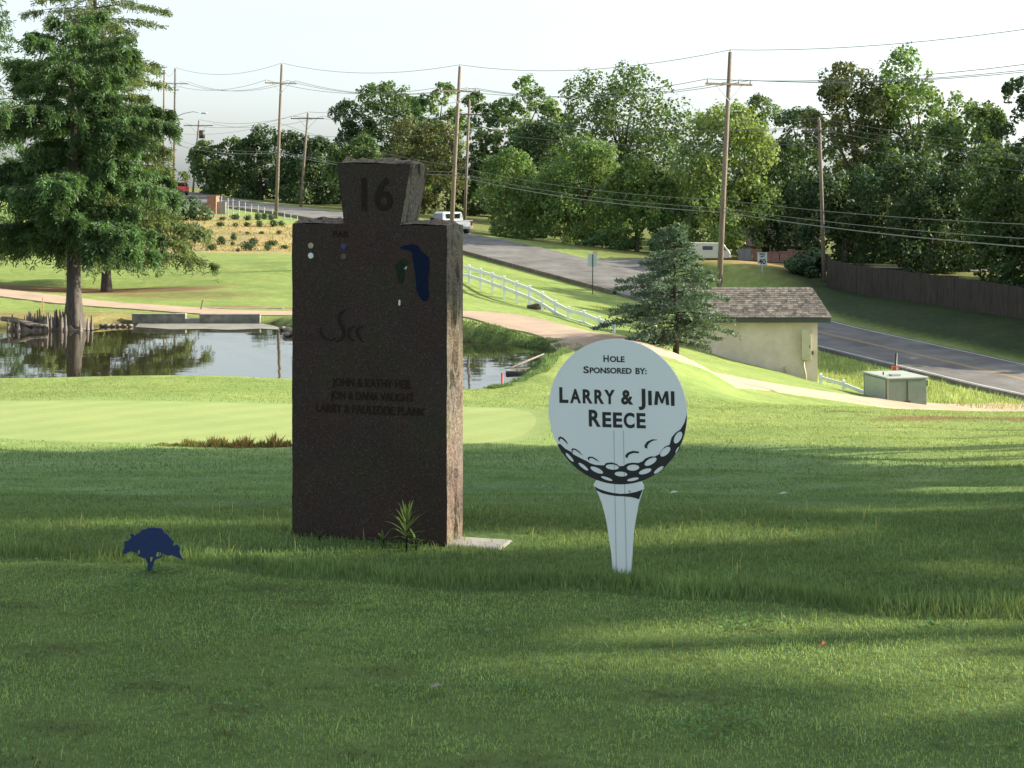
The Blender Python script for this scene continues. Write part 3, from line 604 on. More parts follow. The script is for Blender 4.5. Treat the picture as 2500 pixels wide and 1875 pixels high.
# ------------------------------------------------------------------ trees beyond the road
TREES = [  # px, D, top, width px, kind, leaves, low, leaf size, lobes, label
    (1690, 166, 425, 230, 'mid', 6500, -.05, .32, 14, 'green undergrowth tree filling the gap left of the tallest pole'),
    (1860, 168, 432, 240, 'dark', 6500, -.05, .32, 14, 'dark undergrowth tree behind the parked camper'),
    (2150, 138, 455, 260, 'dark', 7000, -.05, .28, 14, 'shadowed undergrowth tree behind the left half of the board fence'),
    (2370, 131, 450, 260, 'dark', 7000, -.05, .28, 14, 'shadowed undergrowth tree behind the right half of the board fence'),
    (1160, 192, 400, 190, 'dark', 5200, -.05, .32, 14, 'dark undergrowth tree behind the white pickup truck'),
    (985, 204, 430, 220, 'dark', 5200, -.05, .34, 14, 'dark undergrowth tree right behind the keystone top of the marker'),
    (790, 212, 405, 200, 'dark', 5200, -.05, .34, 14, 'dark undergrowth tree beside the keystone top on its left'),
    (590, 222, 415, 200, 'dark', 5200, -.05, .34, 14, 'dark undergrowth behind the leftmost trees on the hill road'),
    (535, 208, 352, 150, 'mid', 5200, -.05, .34, 14, 'leftmost low spreading green tree on the far side of the hill road'),
    (640, 204, 338, 170, 'dark', 5600, -.05, .34, 14, 'dense dark low tree behind the tall pole above the straw slope'),
    (742, 198, 330, 160, 'dark', 5600, -.05, .34, 14, 'dark round tree left of the granite marker, behind the leaning small pole'),
    (868, 226, 240, 150, 'dark', 5200, .15, .36, 14, 'tall dark tree with open lower branches rising above the granite marker'),
    (962, 222, 212, 190, 'mid', 6500, .15, .36, 16, 'tallest tree directly above the keystone top of the marker'),
    (1062, 216, 205, 130, 'light', 4800, .15, .36, 14, 'pale green pointed tree just left of the middle utility pole'),
    (880, 190, 352, 190, 'mid', 6200, .08, .32, 15, 'middling green tree behind the top of the granite marker'),
    (1035, 184, 312, 210, 'olive', 6800, .08, .32, 16, 'brownish olive round tree behind the middle utility pole'),
    (1175, 208, 236, 120, 'mid', 4200, .15, .34, 12, 'slim grey-green tree just right of the middle utility pole'),
    (1282, 206, 197, 150, 'light', 5600, .12, .34, 14, 'tall light tree with two upright tops above the street lamp'),
    (1352, 204, 240, 110, 'light', 4000, .12, .34, 12, 'narrow light green tree between the twin-topped tree and the big oak'),
    (1300, 172, 290, 190, 'dark', 6200, .05, .30, 14, 'dark evergreen standing behind the bright bush row'),
    (1520, 180, 188, 320, 'mid', 12500, .12, .32, 22, 'big broad oak with sky gaps above the bright bush row'),
    (1275, 150, 392, 230, 'light', 8500, .03, .26, 16, 'left bright green bushy tree by the road bend'),
    (1425, 146, 362, 250, 'light', 10500, .03, .26, 18, 'middle and tallest of the three bright bushy trees by the road'),
    (1555, 140, 402, 190, 'light', 7800, .03, .26, 15, 'right bright bushy tree with a leafy spire by the side street'),
    (1765, 138, 278, 270, 'pale', 10500, .10, .28, 20, 'pale yellow-green tree behind the tallest utility pole'),
    (1852, 196, 238, 150, 'mid', 4600, .12, .34, 14, 'distant green tree right of the tallest utility pole'),
    (1955, 172, 246, 190, 'dark', 5600, .10, .32, 14, 'dark distant tree left of the great tree at upper right'),
    (2090, 158, 148, 250, 'olive', 9500, .10, .32, 18, 'great tree with a brownish dark left side at upper right'),
    (2240, 156, 160, 270, 'light', 11500, .10, .32, 20, 'great sunlit light green tree at upper right'),
    (2385, 146, 238, 210, 'mid', 7500, .08, .30, 16, 'green tree between the great sunlit tree and the right edge'),
    (2510, 140, 190, 200, 'dark', 7500, .08, .30, 16, 'dark tall tree cut by the right edge of the picture'),
    (1905, 142, 372, 230, 'dark', 7600, .22, .28, 16, 'dark shade tree over the parked camper and brick wall'),
    (2060, 128, 420, 250, 'dark', 9000, .03, .26, 16, 'dark low tree beside the thin utility pole and fence end'),
    (2265, 123, 402, 280, 'dark', 9500, .03, .26, 18, 'dark low tree leaning over the middle of the board fence'),
    (2470, 116, 386, 260, 'mid', 9500, .03, .26, 18, 'dark green low tree over the right end of the board fence'),
]
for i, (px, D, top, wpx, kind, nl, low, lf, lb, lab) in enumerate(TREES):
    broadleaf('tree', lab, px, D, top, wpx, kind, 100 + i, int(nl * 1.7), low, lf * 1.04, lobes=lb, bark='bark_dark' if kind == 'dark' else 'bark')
for i, (x, y, R_, h_) in enumerate(((39, 99, 5.5, 14), (38, 90, 5.5, 13), (41, 109, 6, 15), (52, 118, 7, 15), (56, 98, 6, 15), (56, 108, 6, 16))):
    broadleaf('tree', 'tree out of the picture beyond the right end of the fence', 0, 0, 0, 0, 'dark', 300 + i, 7000, .03, .68, lobes=20, loc=(x, y), R=R_, hgt=h_)

# trees right of the camera whose crowns shade the tee; openings are cut into the crowns to place the sun patches
LIT = [(1.9, 5.82, 1.9, .42, 0), (2.1, 5.18, .9, .14, 0), (.5, 5.95, .7, .10, 0), (-1.4, 7.34, 1.5, .17, .157), (-1.75, 7.92, .9, .06, 0), (.75, 7.62, 1.0, .16, .14), (2.1, 8.45, .8, .07, 0), (1.9, 6.95, .5, .075, 0), (3.4, 11.3, 1.1, .2, 0), (4.6, 14.5, 1.2, .5, 0),
       (-.75, 7.45, .6, .07, 0), (5.6, 18.5, 1.6, .9, 0), (6.2, 22.0, 2.6, 1.8, 0)]
def keep(P):
    zg = np.zeros(len(P)); Q = None
    for _ in range(3):
        t = (P[:, 2] - zg) / SUN[2]; Q = P - SUN[None] * t[:, None]; zg = H(Q[:, 0], Q[:, 1])
    drop = np.zeros(len(P))
    for cx, cy, rx, ry, a in LIT:
        dx, dy = Q[:, 0] - cx, Q[:, 1] - cy; u = dx * math.cos(a) + dy * math.sin(a); v = -dx * math.sin(a) + dy * math.cos(a)
        drop = np.maximum(drop, np.clip(1.25 - np.hypot(u / (rx * 1.05 + .2), v / (ry + .20)), 0, 1) * 3)
    # the putting green and everything beyond stay in the open
    lim = 26.0 + .6 * np.clip(-3.5 - Q[:, 0], 0, 5) - 1.5 * np.clip(Q[:, 0] - 1.2, 0, 8); drop = np.maximum(drop, np.clip((Q[:, 1] - lim) / .5, 0, 1))
    return rng.random(len(P)) > drop
for i, (x, y, R_, h_) in enumerate(((18, 3.5, 4.2, 11), (19, 8.5, 4.2, 12), (19, 14.0, 4.3, 13), (23, 11.6, 3.6, 13.5), (20, 19.5, 4.5, 14), (21, 25.0, 4.5, 15), (27, 8, 4.8, 14), (28, 16, 4.8, 15), (28, 24.0, 4.8, 16), (30, 31, 4.6, 16))):
    broadleaf('tree', 'tree out of the picture right of the tee, shading it', 0, 0, 0, 0, 'shade', 400 + i, 13000, .06, .46, lobes=26, loc=(x, y), R=R_, hgt=h_, group='trees beside the tee', keep=keep)

# ------------------------------------------------------------------ cypresses
cyp = at(180, 806, 60.5)
c1_ = bald_cypress('bald_cypress', 'large dark bald cypress standing in the pond with a fluted base and root knees', Vector((cyp.x, 60.5, WATER - .05)), 11.5, 3.75, 'cypress', 31, 112000, .27, .245, hang=1.0, leaf=(.15, .042),
             shape=lambda f: float(np.interp(f, (0, .2, .5, .8, 1), (.95, 1.0, .92, .72, .25))) * (.85 + .28 * math.sin(f * 25)))
bald_cypress('bald_cypress', 'second bald cypress with olive foliage behind the pond path', on(259, 80), 13, 5.3, 'cypress_olive', 37, 85000, .13, .20, .35, hang=.9, leaf=(.17, .045), shape=lambda f: (1 - f) ** .6 * (.85 + .2 * math.sin(f * 15)))
bald_cypress('bald_cypress', 'bald cypress at the left edge behind the pond', on(-60, 86), 18, 6.5, 'cypress', 41, 34000, .10, .24, .4, hang=.9, leaf=(.19, .055))
bald_cypress('bald_cypress', 'pale feathery bald cypress rising above the large one', on(232, 98), 24, 4.6, 'cypress_olive', 43, 32000, .30, .22, .4, hang=.4, leaf=(.22, .055), shape=lambda f: float(np.interp(f, (0, .5, .8, 1), (.9, .85, .6, .1))) * (.75 + .35 * math.sin(f * 31)))
# knees
r = np.random.default_rng(8)
def knee(px, py, D, h_, w_, parent=c1_):
    p = at(px, 806, D); rings = []
    for t, k in ((-.3, 1.1), (0, 1), (.35, .72), (.7, .5), (.92, .36), (1, .12)):
        rings.append([(p.x + math.cos(a / 9 * 6.283) * w_ * k * (1 + .25 * math.sin(a * 2.1 + px)), D + math.sin(a / 9 * 6.283) * w_ * k, WATER + t * h_ + .0) for a in range(9)])
    MB().loft(rings).build('root_knee', M['driftwood'], parent, True)
for i in range(30):
    px = 62 + i * 3.3 + r.uniform(-1.5, 1.5); knee(px, 0, 60.2 + r.uniform(-.3, .5), r.uniform(.38, .78), r.uniform(.055, .085))
for px, h_ in ((214, .45), (224, .55), (150, .5), (160, .62), (196, .38), (20, .45), (30, .6), (45, .4), (38, .3)): knee(px, 0, 60.0 + r.uniform(-.3, .4), h_, .07)
rm = MB(); rings = []
for i in range(26):
    u = i / 25; p = at(45 + 195 * u, 806, 60.35 - .15 * math.sin(u * 9)); hh_ = (.30 + .14 * math.sin(u * 23) + .08 * math.sin(u * 57)) * math.sin(math.pi * min(1, u * 1.15 + .06)) ** .5
    rings.append([(p.x, p.y - .45, WATER - .2), (p.x, p.y - .36 + .05 * math.sin(i * 2.1), WATER + hh_ * .6), (p.x, p.y - .1, WATER + hh_), (p.x, p.y + .4, WATER + hh_ * .7), (p.x, p.y + .6, WATER - .2)])
rm.loft(rings).build('root_mass', M['driftwood'], c1_, False)
rt = MB()
for k in range(5): rt.tube([at(5 + k * 14, 778 + k * 3, 60.3), at(40 + k * 12, 783 + k * 3, 60.0), at(75 + k * 10, 795, 59.8)], [.09, .11, .05], 7)
rt.build('root', M['driftwood'], c1_, True)

# ------------------------------------------------------------------ blue atlas cedar
def cedar():
    r = np.random.default_rng(77); base = on(1650, 53.5); root = empty('blue_cedar', base, 'blue-grey young cedar with drooping layered branches beside the path', 'tree')
    hgt = (EYE - (548 - HY) / F * 53.5) - base.z; sc_ = hgt / 5.0
    mb = MB(); mb.tube([(0, 0, -.2), (.02, 0, hgt * .3), (-.05, 0, hgt * .6), (-.02, 0, hgt * .85), (0, 0, hgt)], [.11, .085, .055, .03, .008], 8); mb.build('trunk', M['bark_dark'], root, True, (0, 0, 0))
    br = MB(); P, Dr, T = [], [], []; nb = 92
    for i in range(nb):
        f = (i + .5) / nb; z = hgt * (.10 + .88 * f); th = i * 2.39996 + r.normal() * .4
        pr = np.interp(f, (0, .12, .3, .45, .7, 1), (1.5, 2.2, 2.3, 1.95, 1.15, .25)); right = math.cos(th)
        L = pr * (1.0 + .12 * (-right)) * r.uniform(.55, 1.2) * sc_ * 1.04
        d = np.array([math.cos(th), math.sin(th), 0]); up = np.interp(f, (0, .2, .6, 1), (-.12, .10, .30, .7)); pts = []
        for u in (0, .35, .7, 1): pts.append(np.array([0, 0, z]) + d * L * u + np.array([0, 0, L * (up * u - .22 * u * u)]))
        br.tube(pts, [.028 * (1.2 - f), .02 * (1.2 - f), .012 * (1.2 - f), .005], 5); pa = np.array(pts)
        side = np.array([-d[1], d[0], 0]); nt_ = max(7, int(L * 14)); ut = r.uniform(.04, 1, nt_); bp_ = np.stack([np.interp(ut, (0, .35, .7, 1), pa[:, c]) for c in range(3)], 1)
        tl = (L * .42 * (1.08 - ut) + .14); sg = r.choice([-1, 1], nt_); tw = unit(d[None] * .75 + side[None] * sg[:, None] * r.uniform(.3, .9, (nt_, 1)) + np.array([0, 0, -.12])[None] + r.normal(size=(nt_, 3)) * .12) * tl[:, None]
        for k in range(nt_):
            if k % 2 == 0: br.tube([bp_[k], bp_[k] + tw[k]], [.006, .002], 3, False)
        ns = nt_ * 15; k = r.integers(0, nt_, ns); u2 = r.uniform(.05, 1.05, (ns, 1)); pp = bp_[k] + tw[k] * u2 + r.normal(size=(ns, 3)) * .016
        dd = unit(unit(tw[k]) * .5 + r.normal(size=(ns, 3)) * .55 + np.array([0, 0, .35])); P.append(pp); Dr.append(dd); T.append(r.uniform(.7, 1.3, nt_)[k] * r.uniform(.85, 1.15, ns))
    br.build('branch', M['bark_dark'], root, True, (0, 0, 0))
    P, Dr, T = np.vstack(P), np.vstack(Dr), np.concatenate(T); n_ = len(P)
    link('crown', np_mesh('crown', strip_quads(P, Dr, r.uniform(.06, .12, n_), r.uniform(.028, .05, n_), r), 4, np.repeat(np.stack([T, T, T], -1), 4, 0)), LEAF['cedar'], root)
cedar()

# ------------------------------------------------------------------ grass: blades near the camera, tufts farther off
DIVOT = [((px - CX) / F * (EYE * F / (py - HY)), EYE * F / (py - HY), w_) for px, py, w_ in ((650, 1442, .13), (40, 1482, .12), (755, 1474, .10), (140, 1585, .17), (110, 1600, .12), (360, 1677, .13), (450, 1680, .08), (570, 1733, .16), (150, 1778, .14), (770, 1678, .08), (925, 1640, .13), (1630, 1578, .11), (1690, 1614, .08), (1660, 1700, .17),
         (540, 1795, .06), (2450, 1660, .10), (1060, 1700, .05), (2000, 1540, .06), (1850, 1540, .10), (505, 1418, .03), (1220, 1870, .2), (60, 1870, .15), (2400, 1590, .1), (870, 1845, .1), (1260, 1430, .04))]
def cull(X, Y):
    k = np.ones(len(X))
    for cx, cy, w_ in DIVOT: k = np.minimum(k, np.clip(np.hypot((X - cx) / w_, (Y - cy) / (w_ * .55)) - .0, .75, 1))
    dx, dy = X - ML[0], Y - ML[1]; ca, sa = math.cos(MANG), math.sin(MANG); u, v_ = dx * ca + dy * sa, -dx * sa + dy * ca
    k[(u > -.01) & (u < MW + .02) & (v_ > -.004) & (v_ < MT + .02)] = 0
    k[(u > MW) & (u < MW + .30) & (v_ > .02) & (v_ < .34)] *= .12
    k[np.hypot(X + 1.518, (Y - 6.88) * 1.3) < .09] *= .25
    return rng.random(len(X)) < k
ML = np.array([-1.012, 7.64]); MR = np.array([-0.293, 7.42]); MW = float(np.hypot(*(MR - ML))); MANG = math.atan2(MR[1] - ML[1], MR[0] - ML[0]); MT = .228
def scatter(n_, y0, y1, k=.36, m_=.25):
    Y = np.sqrt(rng.uniform(y0 ** 2, y1 ** 2, n_)); X = rng.uniform(-1, 1, n_) * (k * Y + m_); return X, Y
X, Y = scatter(175000, 4.2, 7.5); ok = (Y < edge_y(X) - .03 * rng.random(len(X))) & cull(X, Y); X, Y = X[ok], Y[ok]; n_ = len(X); worn = np.zeros(n_)
for cx, cy, w_ in DIVOT: worn = np.maximum(worn, np.clip(1.35 - np.hypot((X - cx) / w_, (Y - cy) / (w_ * .5)) + .35 * np.sin(X * 61) * np.sin(Y * 83), 0, 1))
blades('tee_grass', 'short mown grass of the tee', X, Y, rng.uniform(.009, .024, n_), rng.uniform(.0024, .0046, n_), G_SHORT, tints(n_, X, Y, .04) * (1 - worn[:, None] * np.array([[.52, .66, .60]])), .75)
X, Y = scatter(130000, 6.1, 9.0); ok = (Y > edge_y(X)) & cull(X, Y) & (rng.random(len(X)) < 1.05 - np.clip((Y - 8.2) / .8, 0, 1)); X, Y = X[ok], Y[ok]; n_ = len(X)
hf = .65 + .35 * np.clip((Y - edge_y(X)) / .12, 0, 1); hf *= np.clip(1 - .75 * np.clip((Y - 7.9) / .8, 0, 1), .25, 1)
blades('rough_grass', 'longer unmown grass band around the granite marker and sign', X, Y, rng.uniform(.016, .036, n_) * hf * (1 + (1.9 + .6 * np.clip(X, -1, 1)) * np.exp(-((Y - edge_y(X) - .10) / .11) ** 2)), rng.uniform(.0025, .005, n_), G_ROUGH, tints(n_, X, Y, .12), .42)
for sg in (-1, 1):          # the same turf goes on, thinner sampled, to either side
    Y = np.sqrt(rng.uniform(4.0 ** 2, 9.0 ** 2, 42000)); X = sg * (.36 * Y + .25 + rng.uniform(0, 1.7, 42000)); n_ = len(X); tee_ = Y < edge_y(X)
    for nm_, lb_, q_, g_, hh_ in (('tee_grass', 'short mown grass beside the tee', tee_, G_SHORT, (.010, .026)), ('rough_grass', 'longer grass beside the tee', ~tee_, G_ROUGH, (.018, .040))):
        x_, y_ = X[q_], Y[q_]; k_ = len(x_); blades(nm_, lb_, x_, y_, rng.uniform(*hh_, k_), rng.uniform(.004, .008, k_), g_, tints(k_, x_, y_, .1), .7, 1)
X, Y = scatter(420, 6.2, 8.4); ok = (Y > edge_y(X) + .03) & cull(X, Y); X, Y = X[ok], Y[ok]; n_ = len(X)
t_ = tints(n_, X, Y, 1.0); blades('grass_stalk', 'pale seed stalks standing above the rough grass', X, Y, rng.uniform(.04, .085, n_), rng.uniform(.002, .0032, n_), G_ROUGH, t_ * np.array([1.9, 1.5, 1.5]), .3)
X, Y = scatter(180, 4.3, 6.6); ok = Y < edge_y(X); X, Y = X[ok], Y[ok]; n_ = len(X)
blades('dry_clipping', 'pale dry clippings lying on the mown tee', X, Y, rng.uniform(.02, .05, n_), rng.uniform(.002, .004, n_), G_SHORT, np.full((n_, 3), 1.0) * np.array([1.6, 1.35, 1.5]), 1.1, z=H(X, Y) + .015)
X, Y = scatter(190000, 8.0, 17.5, .34, .5); n_ = len(X)
cl = .5 + .5 * np.sin(X * 3.1 + 2 * np.sin(Y * 1.1)) * np.sin(Y * 4.3 + 1.5 * np.sin(X * .7)); ok = rng.random(n_) < .45 + .55 * cl; X, Y, cl = X[ok], Y[ok], cl[ok]; n_ = len(X)
blades('slope_grass', 'mown grass on the slope behind the marker', X, Y, rng.uniform(.015, .032, n_) * (.6 + .8 * cl), rng.uniform(.005, .009, n_), G_SHADED, tints(n_, X, Y, .06, .7), .6, 1)
X, Y = scatter(95000, 17, 40, .33, .8); sdg = poly_sd(X, Y, GREEN); sdp = poly_sd(X, Y, POND); ok = (sdg > .1) & (sdp > .25); X, Y = X[ok], Y[ok]; n_ = len(X)
sl_ = (Y < 25.3 - .4 * np.clip(X, 0, 9)) & (X < 5)  # blades inside the tree shade get the darker, shaded colour
for nm_, lb_, q_, g_ in (('fairway_grass', 'mown grass around the putting green', ~sl_, G_FAR), ('slope_grass', 'mown grass at the foot of the slope', sl_, G_SHADED)):
    x_, y_ = X[q_], Y[q_]; n_ = len(x_); blades(nm_, lb_, x_, y_, rng.uniform(.022, .05, n_), rng.uniform(.010, .020, n_), g_, tints(n_, x_, y_, .05, .45), .6, 1)
# long grass by the road and on the pond bank
def at_off(s, off): p = road_pt(s, off); return p[0], p[1]
n_ = 9000; s_ = rng.uniform(-6, 24, n_); of = rng.uniform(-11, -4.3, n_); X, Y = R0[0] + RD[0] * s_ + RN[0] * of, R0[1] + RD[1] * s_ + RN[1] * of
blades('verge_grass', 'tall pale grass between the pump house and the road', X, Y, rng.uniform(.10, .38, n_), rng.uniform(.03, .06, n_), G_FAR, tints(n_, X, Y, .5, .4) * 1.1, .35, 1)
t_ = rng.random(26000); seg = rng.integers(3, 16, 26000); a_ = POND[seg]; b_2 = POND[(seg + 1) % len(POND)]; e_ = b_2 - a_; Q = a_ + e_ * t_[:, None]; nn = np.stack([e_[:, 1], -e_[:, 0]], -1) / np.hypot(e_[:, 0], e_[:, 1])[:, None]
Q = Q + nn * (rng.uniform(.05, 1.1, 26000))[:, None]; X, Y = Q[:, 0], Q[:, 1]; n_ = len(X)
blades('bank_grass', 'longer grass hanging over the pond bank', X, Y, rng.uniform(.04, .13, n_), rng.uniform(.02, .04, n_), G_SHADED, tints(n_, X, Y, .1, .4), .7, 1)
# ragged soil and turf edge of the bunker in front of the green
X = rng.uniform(-5.6, -3.0, 5200); Y = 25.6 + .12 * np.sin(X * 2) + rng.normal(0, .10, 5200); n_ = len(X); br_ = rng.random(n_) < .5 + .4 * np.clip((X + 5.0) / 1.6, 0, 1)
tt = np.where(br_[:, None], np.array([[.95, .48, .55]]), np.array([[.62, .66, .6]])) * rng.uniform(.5, 1.2, (n_, 1))
blades('bunker_turf', 'ragged brown and green turf lip of a bunker beside the green', X, Y, rng.uniform(.06, .24, n_) * np.clip((X + 5.7) / 1.0, .2, 1) * (.6 + .5 * np.sin(X * 9) * np.sin(X * 23 + 1)), rng.uniform(.02, .05, n_), G_FAR, tt, 1.0, 1)

n_ = 4500; X = rng.uniform(-27.2, -11, n_); Y = rng.uniform(109.5, 128.5, n_); t_ = np.where(rng.random((n_, 1)) < .62, np.array([[1.65, 1.05, 1.35]]), np.array([[1.0, .85, .6]])) * rng.uniform(.6, 1.3, (n_, 1))
blades('straw_cover', 'tangled straw and dry grass covering the planted slope', X, Y, rng.uniform(.08, .28, n_), rng.uniform(.05, .12, n_), G_FAR, t_, .9, 1)

# flat clover and plantain leaves scattered in patches through the tee
kx, ky = scatter(46, 4.4, 7.2); P = []
for x, y in zip(kx, ky):
    m_ = int(rng.integers(20, 70)); sp_ = rng.uniform(.04, .13); P.append(np.stack([x + rng.normal(0, sp_, m_), y + rng.normal(0, sp_ * .7, m_)], -1))
P = np.vstack(P); P = P[P[:, 1] < edge_y(P[:, 0]) - .02]; m_ = len(P); Q = np.concatenate([P, (H(P[:, 0], P[:, 1]) + rng.uniform(.008, .022, m_))[:, None]], 1)
ct = rng.uniform(.6, 1.15, m_); o = link('clover', np_mesh('clover', leaf_quads(Q, unit(np.array([0, 0, 1.0]) + rng.normal(0, .35, (m_, 3))), rng.uniform(.009, .020, m_), 1.0), 4, np.repeat(np.stack([ct * .85, ct, ct], -1), 4, 0)), G_ROUGH); tag(o, 'small round clover leaves in patches on the tee', 'clover', kind='stuff')
# ------------------------------------------------------------------ granite hole marker
ML = np.array([-1.012, 7.64]); MR = np.array([-0.293, 7.42]); MW = float(np.hypot(*(MR - ML))); MANG = math.atan2(MR[1] - ML[1], MR[0] - ML[0])
MT, SH, TOP = .228, 1.452, 1.728                  # thickness, shoulder height, top height
def mon(px, py):
    """photo pixel on the front face -> (u, z) on that face"""
    k = (px - CX) / F; e = (MR - ML) / MW
    u = (k * ML[1] - ML[0]) / (e[0] - k * e[1]); D = ML[1] + e[1] * u
    return u, EYE - (py - HY) / F * D
def granite(name, base, spots, rough, spec, bump, scale):
    m = bpy.data.materials.new(name); m.use_nodes = True; n = m.node_tree.nodes; l = m.node_tree.links; b = n['Principled BSDF']
    b.inputs['Roughness'].default_value = rough; b.inputs['Specular IOR Level'].default_value = spec
    tc = n.new('ShaderNodeTexCoord'); vo = n.new('ShaderNodeTexVoronoi'); vo.inputs['Scale'].default_value = scale; l.new(tc.outputs['Object'], vo.inputs['Vector'])
    rp = n.new('ShaderNodeValToRGB'); e = rp.color_ramp.elements; e[0].position = .0; e[0].color = (*base, 1); e[1].position = .75; e[1].color = (*[c * .7 for c in base], 1)
    for ps, c in spots:
        x = e.new(ps); x.color = (*c, 1)
    l.new(vo.outputs['Color'], rp.inputs[0])
    nz = n.new('ShaderNodeTexNoise'); nz.inputs['Scale'].default_value = 4; nz.inputs['Detail'].default_value = 8; l.new(tc.outputs['Object'], nz.inputs['Vector'])
    mx = n.new('ShaderNodeMix'); mx.data_type = 'RGBA'; mx.blend_type = 'MULTIPLY'; mx.inputs[0].default_value = .55; l.new(rp.outputs[0], mx.inputs[6]); l.new(nz.outputs[1], mx.inputs[7])
    l.new(mx.outputs[2], b.inputs['Base Color'])
    if bump:
        n2 = n.new('ShaderNodeTexNoise'); n2.inputs['Scale'].default_value = 22; n2.inputs['Detail'].default_value = 10; n2.inputs['Roughness'].default_value = .7; l.new(tc.outputs['Object'], n2.inputs['Vector'])
        bn = n.new('ShaderNodeBump'); bn.inputs['Strength'].default_value = bump; bn.inputs['Distance'].default_value = .02; l.new(n2.outputs[0], bn.inputs['Height']); l.new(bn.outputs[0], b.inputs['Normal'])
    return m
M['granite'] = granite('honed_granite', (.050, .0365, .0295), [(.3, (.065, .0455, .036)), (.62, (.033, .0255, .0220)), (.9, (.115, .092, .078))], .6, .15, .12, 260)
M['granite_rock'] = granite('split_granite', (.27, .215, .165), [(.3, (.32, .255, .195)), (.6, (.205, .165, .13)), (.9, (.43, .36, .29))], .85, .3, 1.0, 130)
_n, _l = M['granite_rock'].node_tree.nodes, M['granite_rock'].node_tree.links
_tc = _n.new('ShaderNodeTexCoord'); _mp = _n.new('ShaderNodeMapping'); _mp.inputs['Scale'].default_value = (14, 14, 3.2); _l.new(_tc.outputs['Object'], _mp.inputs[0])
_nz = _n.new('ShaderNodeTexNoise'); _nz.inputs['Scale'].default_value = 1.6; _nz.inputs['Detail'].default_value = 7; _nz.inputs['Roughness'].default_value = .7; _l.new(_mp.outputs[0], _nz.inputs['Vector'])
_rp = _n.new('ShaderNodeValToRGB'); _rp.color_ramp.elements[0].position = .40; _rp.color_ramp.elements[0].color = (.12, .10, .09, 1); _rp.color_ramp.elements[1].position = .47; _rp.color_ramp.elements[1].color = (1, 1, 1, 1); _l.new(_nz.outputs[0], _rp.inputs[0])
_b = _n['Principled BSDF']; _mx = _n.new('ShaderNodeMix'); _mx.data_type = 'RGBA'; _mx.blend_type = 'MULTIPLY'; _mx.inputs[0].default_value = .8
_l.new(_b.inputs['Base Color'].links[0].from_socket, _mx.inputs[6]); _l.new(_rp.outputs[0], _mx.inputs[7]); _l.new(_mx.outputs[2], _b.inputs['Base Color'])
M['engraved'] = mat('engraved', (.029, .0215, .0185), .95, .2, 60, spec=.05)
mroot = empty('hole_marker', (ML[0], ML[1], 0), 'tall dark brown granite tee marker numbered 16 with keystone top', 'stone marker', rz=MANG)
# outline of the slab: u across, z up, counter-clockwise from bottom left; subdivided so that the split sides can be roughened
outl = [(0, -.12), (MW, -.12), (MW, SH), (.530, SH), (.580, TOP), (.2227, TOP + .006), (.257, SH + .006), (0, SH + .004)]
def resample(lp, step, r):
    out = []
    for i in range(len(lp)):
        a, b = np.array(lp[i]), np.array(lp[(i + 1) % len(lp)]); k = max(1, int(np.hypot(*(b - a)) / step))
        for j in range(k): out.append(a + (b - a) * j / k)
    return np.array(out)
rr = np.random.default_rng(5); ol = resample(outl, .022, rr); NO = len(ol)
nrm_o = np.roll(ol, -1, 0) - np.roll(ol, 1, 0); nrm_o = np.stack([nrm_o[:, 1], -nrm_o[:, 0]], -1); nrm_o /= np.hypot(nrm_o[:, 0], nrm_o[:, 1])[:, None] + 1e-9
depths = np.linspace(0, MT, 11); rings = []
ph = rr.uniform(0, 6.28, (6, 3))
for k, dpt in enumerate(depths):
    t = dpt / MT; bulge = math.sin(min(1, t * 1.15 + .02) * math.pi) ** .6
    amp = 0
    s_ = np.arange(NO) * .022
    amp = .5 + .28 * np.sin(s_ * 9 + 20 * t + ph[0, 0]) + .22 * np.sin(s_ * 23 - 14 * t + ph[1, 0]) + .12 * np.sin(s_ * 51 + 33 * t + ph[2, 0]) + rr.normal(0, .09, NO)
    topw = np.where(nrm_o[:, 1] > .8, 1.25, .62); neck = (ol[:, 1] > SH - .03) & (np.abs(nrm_o[:, 0]) > .5)
    d_ = amp * .026 * bulge * topw * np.where(neck, .55, 1.0)
    # a deep vertical cleft in the right-hand side
    cleft = (nrm_o[:, 0] > .9) * np.exp(-((t - (.42 + .09 * np.sin(ol[:, 1] * 3.1) + .05 * np.sin(ol[:, 1] * 11))) / .085) ** 2) * (.018 + .014 * np.sin(ol[:, 1] * 7 + 1))
    q = ol + nrm_o * (d_ - cleft)[:, None]
    q[:, 1] = np.where(ol[:, 1] < -.1, ol[:, 1], q[:, 1])
    rings.append([(q[i, 0], dpt, q[i, 1]) for i in range(NO)])
rk = MB(); rk.loft(rings, cap=False)
rk.f.append(tuple((len(rings) - 1) * NO + k for k in range(NO)))
link('split_side', rk.mesh('split_side'), M['granite_rock'], mroot)
chip = resample(outl, .012, rr); chip = [tuple(c_ + rr.normal(0, .0011, 2) - (rr.random() < .06) * rr.uniform(0, .006) * np.sign(c_ - np.array([MW / 2, .8]))) for c_ in chip]
fr = curve_mesh('front_face', [chip], .004); fr.transform(Matrix.Rotation(math.radians(90), 4, 'X') @ Matrix.Translation((0, 0, -.0025)))
link('front_face', fr, M['granite'], mroot)
def on_face(name, me, u, z, material, proud=.0015, parent=mroot, rot=0.0):
    me.transform(Matrix.Translation((u, -proud, z)) @ Matrix.Rotation(math.radians(90), 4, 'X') @ Matrix.Rotation(rot, 4, 'Z'))
    return link(name, me, material, parent)
PXM = 7.53 / F                                     # metres per photo pixel on the face
